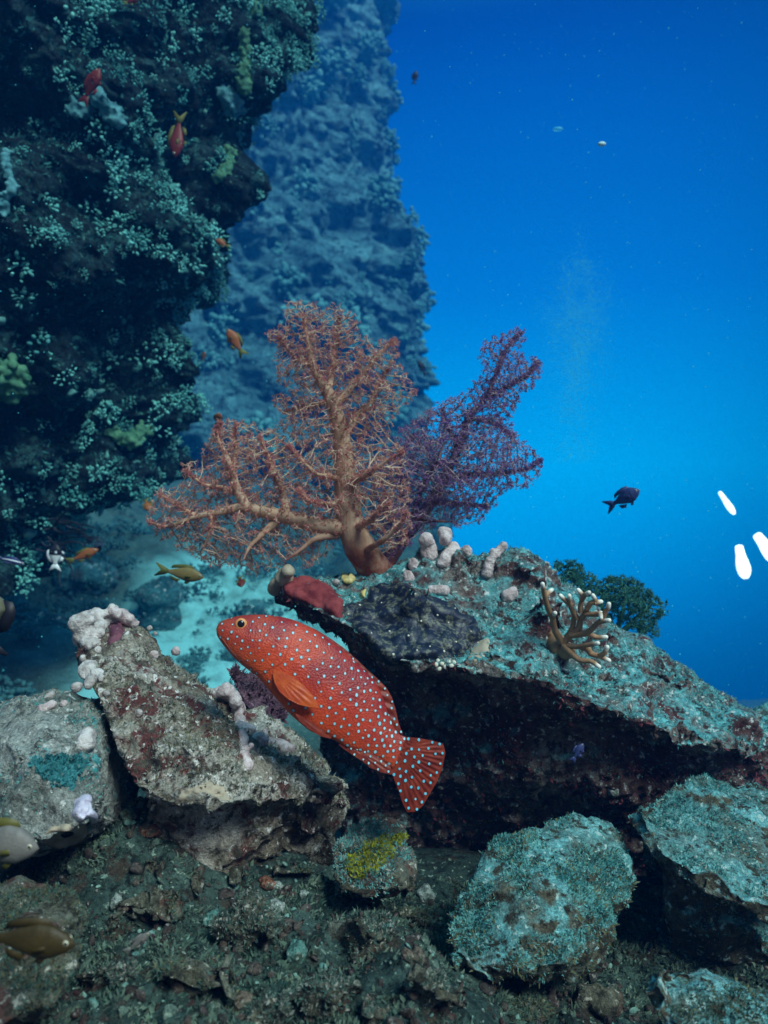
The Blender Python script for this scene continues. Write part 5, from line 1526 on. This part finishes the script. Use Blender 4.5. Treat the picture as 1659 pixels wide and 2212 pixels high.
parts.append([many(bases[k], (pp + np.array([0, 0, 1]) * sz[:, None] * .5)[np.arange(len(pp)) % 7 == k], (sz[:, None] * rb.uniform(.5, 1.7, size=(len(pp), 3)))[np.arange(len(pp)) % 7 == k], randrot((np.arange(len(pp)) % 7 == k).sum(), rb)) for k in range(7)])
RM.append(plain_mat("rubble_pale", (.05, .13, .115), (.22, .36, .30), 90, .8, .001, .2))
for k, nm in enumerate(("tan", "green", "pinkish", "pale teal")):
    V_, T_ = cat(parts[k])
    tag(build("rubble", V_, [T_], RM[k]), "small %s coral rubble strewn over the foreground" % nm, "rubble", kind='stuff')
m_seaturf = m_turf_olive
bed_turf = tufts(SEA_V, None, [SEA_F], 130000, .0046, plain_mat("turf_bed", (0.0370, 0.0875, 0.0699), (0.1851, 0.2516, 0.1797), 30, .9, 0, .1, trans=.2), None, name="algae_turf", up=0, rng=rb,
      mask=lambda c: (c[:, 1] > .45) * (c[:, 1] < 1.05) * (np.abs(c[:, 0]) < .6 * c[:, 1] + .05))
tag(bed_turf, "short grey-green algae turf on the foreground rubble", "algae", kind='stuff')
PEB = [(640, 2052, 22, 30, m_turf_teal, "upright mint-green shell fragment in the middle of the foreground"), (920, 1926, 18, 22, None, "white three-lobed fragment left of the round teal boulder"),
       (578, 1905, 20, 12, 'o', "orange-brown pebble at the foot of the small yellow-smeared rock"), (598, 1912, 14, 11, None, "white pebble touching the orange-brown one"),
       (597, 1952, 20, 14, None, "pale cone-shaped pebble below the orange-brown one"), (838, 2010, 14, 18, m_turf_teal, "pale green chip below the yellow-smeared rock"),
       (460, 1980, 26, 16, m_turf_teal, "bright teal lump on the left edge of the rubble mound"), (798, 2010, 12, 16, m_turf_teal, "small teal oval pebble on the mound"),
       (655, 1928, 10, 9, None, "tiny pale pebble above the mound's left shoulder"), (880, 2060, 18, 14, 't', "square tan pebble at the mound's right foot"),
       (525, 2160, 24, 22, 't', "dull round pebble near the bottom border"), (325, 1790, 26, 14, 'o', "reddish brown coral chip in the shade under the pale boulder"),
       (250, 1945, 12, 20, None, "white oval pebble at the rim of the dark hole"), (905, 2060, 14, 18, 't', "brown angular pebble right of the square tan one"),
       (790, 1960, 10, 8, None, "little white chip on top of the mound"), (1422, 1925, 20, 18, 't', "beige stone wedged under the bright teal boulder"),
       (1325, 1707, 14, 12, None, "pale pebble at the bottom of the shadow under the huge boulder"), (1110, 1735, 9, 6, None, "tiny bright chip on the ledge in front of the shadow")]
m_peb_w = rock_mat("pebble_white", (.16, .19, .17), (.34, .40, .36), (.50, .56, .50), (.12, .16, .13), (.6, .62, .56), k=2.0)
m_peb_o = rock_mat("pebble_orange", (.13, .05, .03), (.26, .11, .07), (.34, .16, .10), (.10, .08, .06), (.4, .36, .3), k=2.0)
m_peb_t = rock_mat("pebble_tan", (.09, .07, .05), (.19, .15, .11), (.28, .23, .17), (.06, .08, .06), (.4, .4, .34), k=2.0)
m_peb_g = rock_mat("pebble_mint", (.05, .14, .12), (.12, .28, .24), (.22, .40, .34), (.06, .09, .06), (.4, .52, .46), k=2.0)
for k, (u, v, a, b, mm, lb) in enumerate(PEB):
    h = hit(u, v + b * .5)
    d = h[0][1]; s = d / F
    B, T = ICO3
    pv = B * (1 + .55 * fbm(B * 1.1 + k * 5, 3) - .30 * np.abs(fbm(B * 2.2 + k * 3, 2)) + .10 * fbm(B * 5 + k, 3))[:, None] * np.array([a, (a + b) / 2, b]) * s
    rot = np.array(Matrix.Rotation(.5 * math.sin(k * 3.7), 3, 'Y'))
    mat_ = {None: m_peb_w, 'o': m_peb_o, 't': m_peb_t}.get(mm, m_peb_g) if not isinstance(mm, bpy.types.Material) else m_peb_g
    o = build("pebble", pv @ rot.T, [T], mat_)
    o.location = P(u, v + b * .35, d - b * s * .10)
    tag(o, lb, "pebble")

# ------------------------------------------------------------------ open water: dive lights, bubbles, drifting specks
m_torch = plain_mat("torch_white", (.90, .92, .92), (.95, .96, .96), 20, .35, 0, .5)
m_lamp, nt, pb = newmat("lamp_glow")
pb.inputs['Base Color'].default_value = (.9, .95, .95, 1)
pb.inputs['Emission Color'].default_value = (.80, 1.0, .97, 1); pb.inputs['Emission Strength'].default_value = 1.4
def dive_light(label, u, v, d, L, ang, wide):
    """a diver's torch hanging head down: narrow grip, flaring lit head with a ragged beam guard"""
    Lm = L * d / F
    e = empty("dive_light", P(u, v, d), label, "dive light", "dive lights glowing in the open water")
    e.rotation_euler = (math.radians(-14), math.radians(ang), 0)
    def lathe(prof, nm, mat, s=22, wob=0.0):
        A = np.linspace(0, 2 * math.pi, s, endpoint=False)
        V, n = [], len(prof)
        for k, (t, w) in enumerate(prof):
            ww_ = w * (1 + wob * np.sin(A * 5 + k) * (k / n))
            V.append(np.stack([ww_ * np.cos(A), .8 * ww_ * np.sin(A), np.full(s, .5 - t) - wob * .25 * np.cos(A * 3) * (k / n)], 1))
        i = np.arange(n - 1)[:, None] * s; j = np.arange(s)[None]; k = (j + 1) % s
        Q = np.stack([i + j, i + s + j, i + s + k, i + k], -1).reshape(-1, 4)
        return build(nm, np.concatenate(V) * Lm, [Q, np.arange(s)[None], (n - 1) * s + np.arange(s)[::-1][None]], mat, e)
    lathe([(0, .12 * wide), (.02, .26 * wide), (.06, .31 * wide), (.2, .34 * wide), (.36, .39 * wide), (.40, .41 * wide)], "grip", m_lamp)  # grip is no lamp, its glow stands in for overexposed white
    lathe([(.38, .41 * wide), (.46, .46 * wide), (.58, .51 * wide), (.70, .54 * wide), (.82, .50 * wide), (.92, .40 * wide), (.98, .26 * wide), (1.0, .10 * wide)], "lamp_head", m_lamp, wob=.10)
dive_light("glowing white dive light hanging upright, lower of the pair near the right border", 1603, 1213, 4.0, 72, -5, .36)
dive_light("glowing white dive light slanting across the right border", 1657, 1184, 4.0, 74, -32, .40)
dive_light("slim glowing dive light tilted in the open water above the pair", 1570, 1086, 4.4, 56, -28, .22)
rp = np.random.default_rng(77)
m_bub, nt, pb = newmat("bubble_skin")
pb.inputs['Base Color'].default_value = (.14, .95, 1.0, 1); pb.inputs['Roughness'].default_value = .3
tr = N_(nt, 'BsdfTransparent'); ms = N_(nt, 'MixShader'); ms.inputs[0].default_value = .26
nt.links.new(tr.outputs[0], ms.inputs[1]); nt.links.new(pb.outputs[0], ms.inputs[2]); nt.links.new(ms.outputs[0], nt.nodes['Material Output'].inputs['Surface'])
n = 20000
vv = np.concatenate([rp.uniform(560, 1000, n // 2), rp.normal(710, 85, n - n // 2)])
ww = np.interp(vv, [520, 600, 660, 760, 900, 1000], [24, 60, 84, 66, 50, 52])
uu = 1248 - 10 * (vv - 700) / 300 + rp.normal(size=n) * .55 * ww
dd = rp.uniform(5.5, 6.5, n)
kb = fbm(np.stack([uu / 45, vv / 60, dd * 0], 1), 3) > rp.uniform(-.5, .25, n)
uu, vv, dd = uu[kb], vv[kb], dd[kb]; n = len(uu)
V_, T_ = many(ICO1, np.array([P(a, b, c) for a, b, c in zip(uu, vv, dd)]), np.abs(rp.normal(size=n)) * .0014 + .0013)
tag(build("bubbles", V_, [T_], m_bub), "faint pale column of rising bubbles in the open water", "bubbles", kind='stuff')
n = 2600
uu, vv = rp.uniform(-100, 1760, n), rp.uniform(-60, 1500, n)
dd = rp.uniform(.8, 3.2, n)
ok = []
for a, b, c in zip(uu, vv, dd):
    h = hit(a, b, ['wall', 'big', 'left', 'edge'])
    ok.append(h is None or h[0][1] > c + .1)
k = np.array(ok)
uu, vv, dd = uu[k], vv[k], dd[k]
V_, T_ = many(ICO1, np.array([P(a, b, c) for a, b, c in zip(uu, vv, dd)]), (.0004 + .0009 * rp.random(len(uu)) ** 4) * dd, None)
m_snow = m_bub.copy(); m_snow.name = "snow_speck"
for n_ in m_snow.node_tree.nodes:
    if n_.type == "MIX_SHADER": n_.inputs[0].default_value = .35
tag(build("marine_snow", V_, [T_], m_snow), "tiny pale specks drifting in the water", "particles", kind='stuff')
for (u, v, a, b, lb) in [(1300, 311, 9, 5, "bright oval speck drifting high in the open water"), (1205, 279, 12, 5, "dim feathery speck left of the bright oval one")]:
    o = build("drifting_speck", ICO2[0] * np.array([a, 5, b]) * 2.0 / F, [ICO2[1]], m_bub if v < 300 else plain_mat("speck_pale", (.5, .75, .7), (.6, .85, .8), 40, .6, 0))
    o.location = P(u, v, 2.0); tag(o, lb, "speck")

# ------------------------------------------------------------------ the water itself
bm = bmesh.new()
bmesh.ops.create_cube(bm, size=1, matrix=Matrix.Translation((0, 11.0, 1.9)) @ Matrix.Diagonal((32, 32, 23, 1)))
me = bpy.data.meshes.new("haze"); bm.to_mesh(me); bm.free()
hz = bpy.data.objects.new("haze", me); COL.objects.link(hz)
tag(hz, "blue sea water filling the whole scene", "water", kind='stuff')
mh = bpy.data.materials.new("sea_water"); mh.use_nodes = True
nt = mh.node_tree; nt.nodes.clear()
vo = nt.nodes.new('ShaderNodeVolumePrincipled'); mo = nt.nodes.new('ShaderNodeOutputMaterial')
vo.inputs['Color'].default_value = HAZE_COLOR
vo.inputs['Absorption Color'].default_value = HAZE_ABSORB
vo.inputs['Density'].default_value = HAZE_DENSITY
vo.inputs['Anisotropy'].default_value = 0.2
nt.links.new(vo.outputs[0], mo.inputs['Volume'])
me.materials.append(mh)
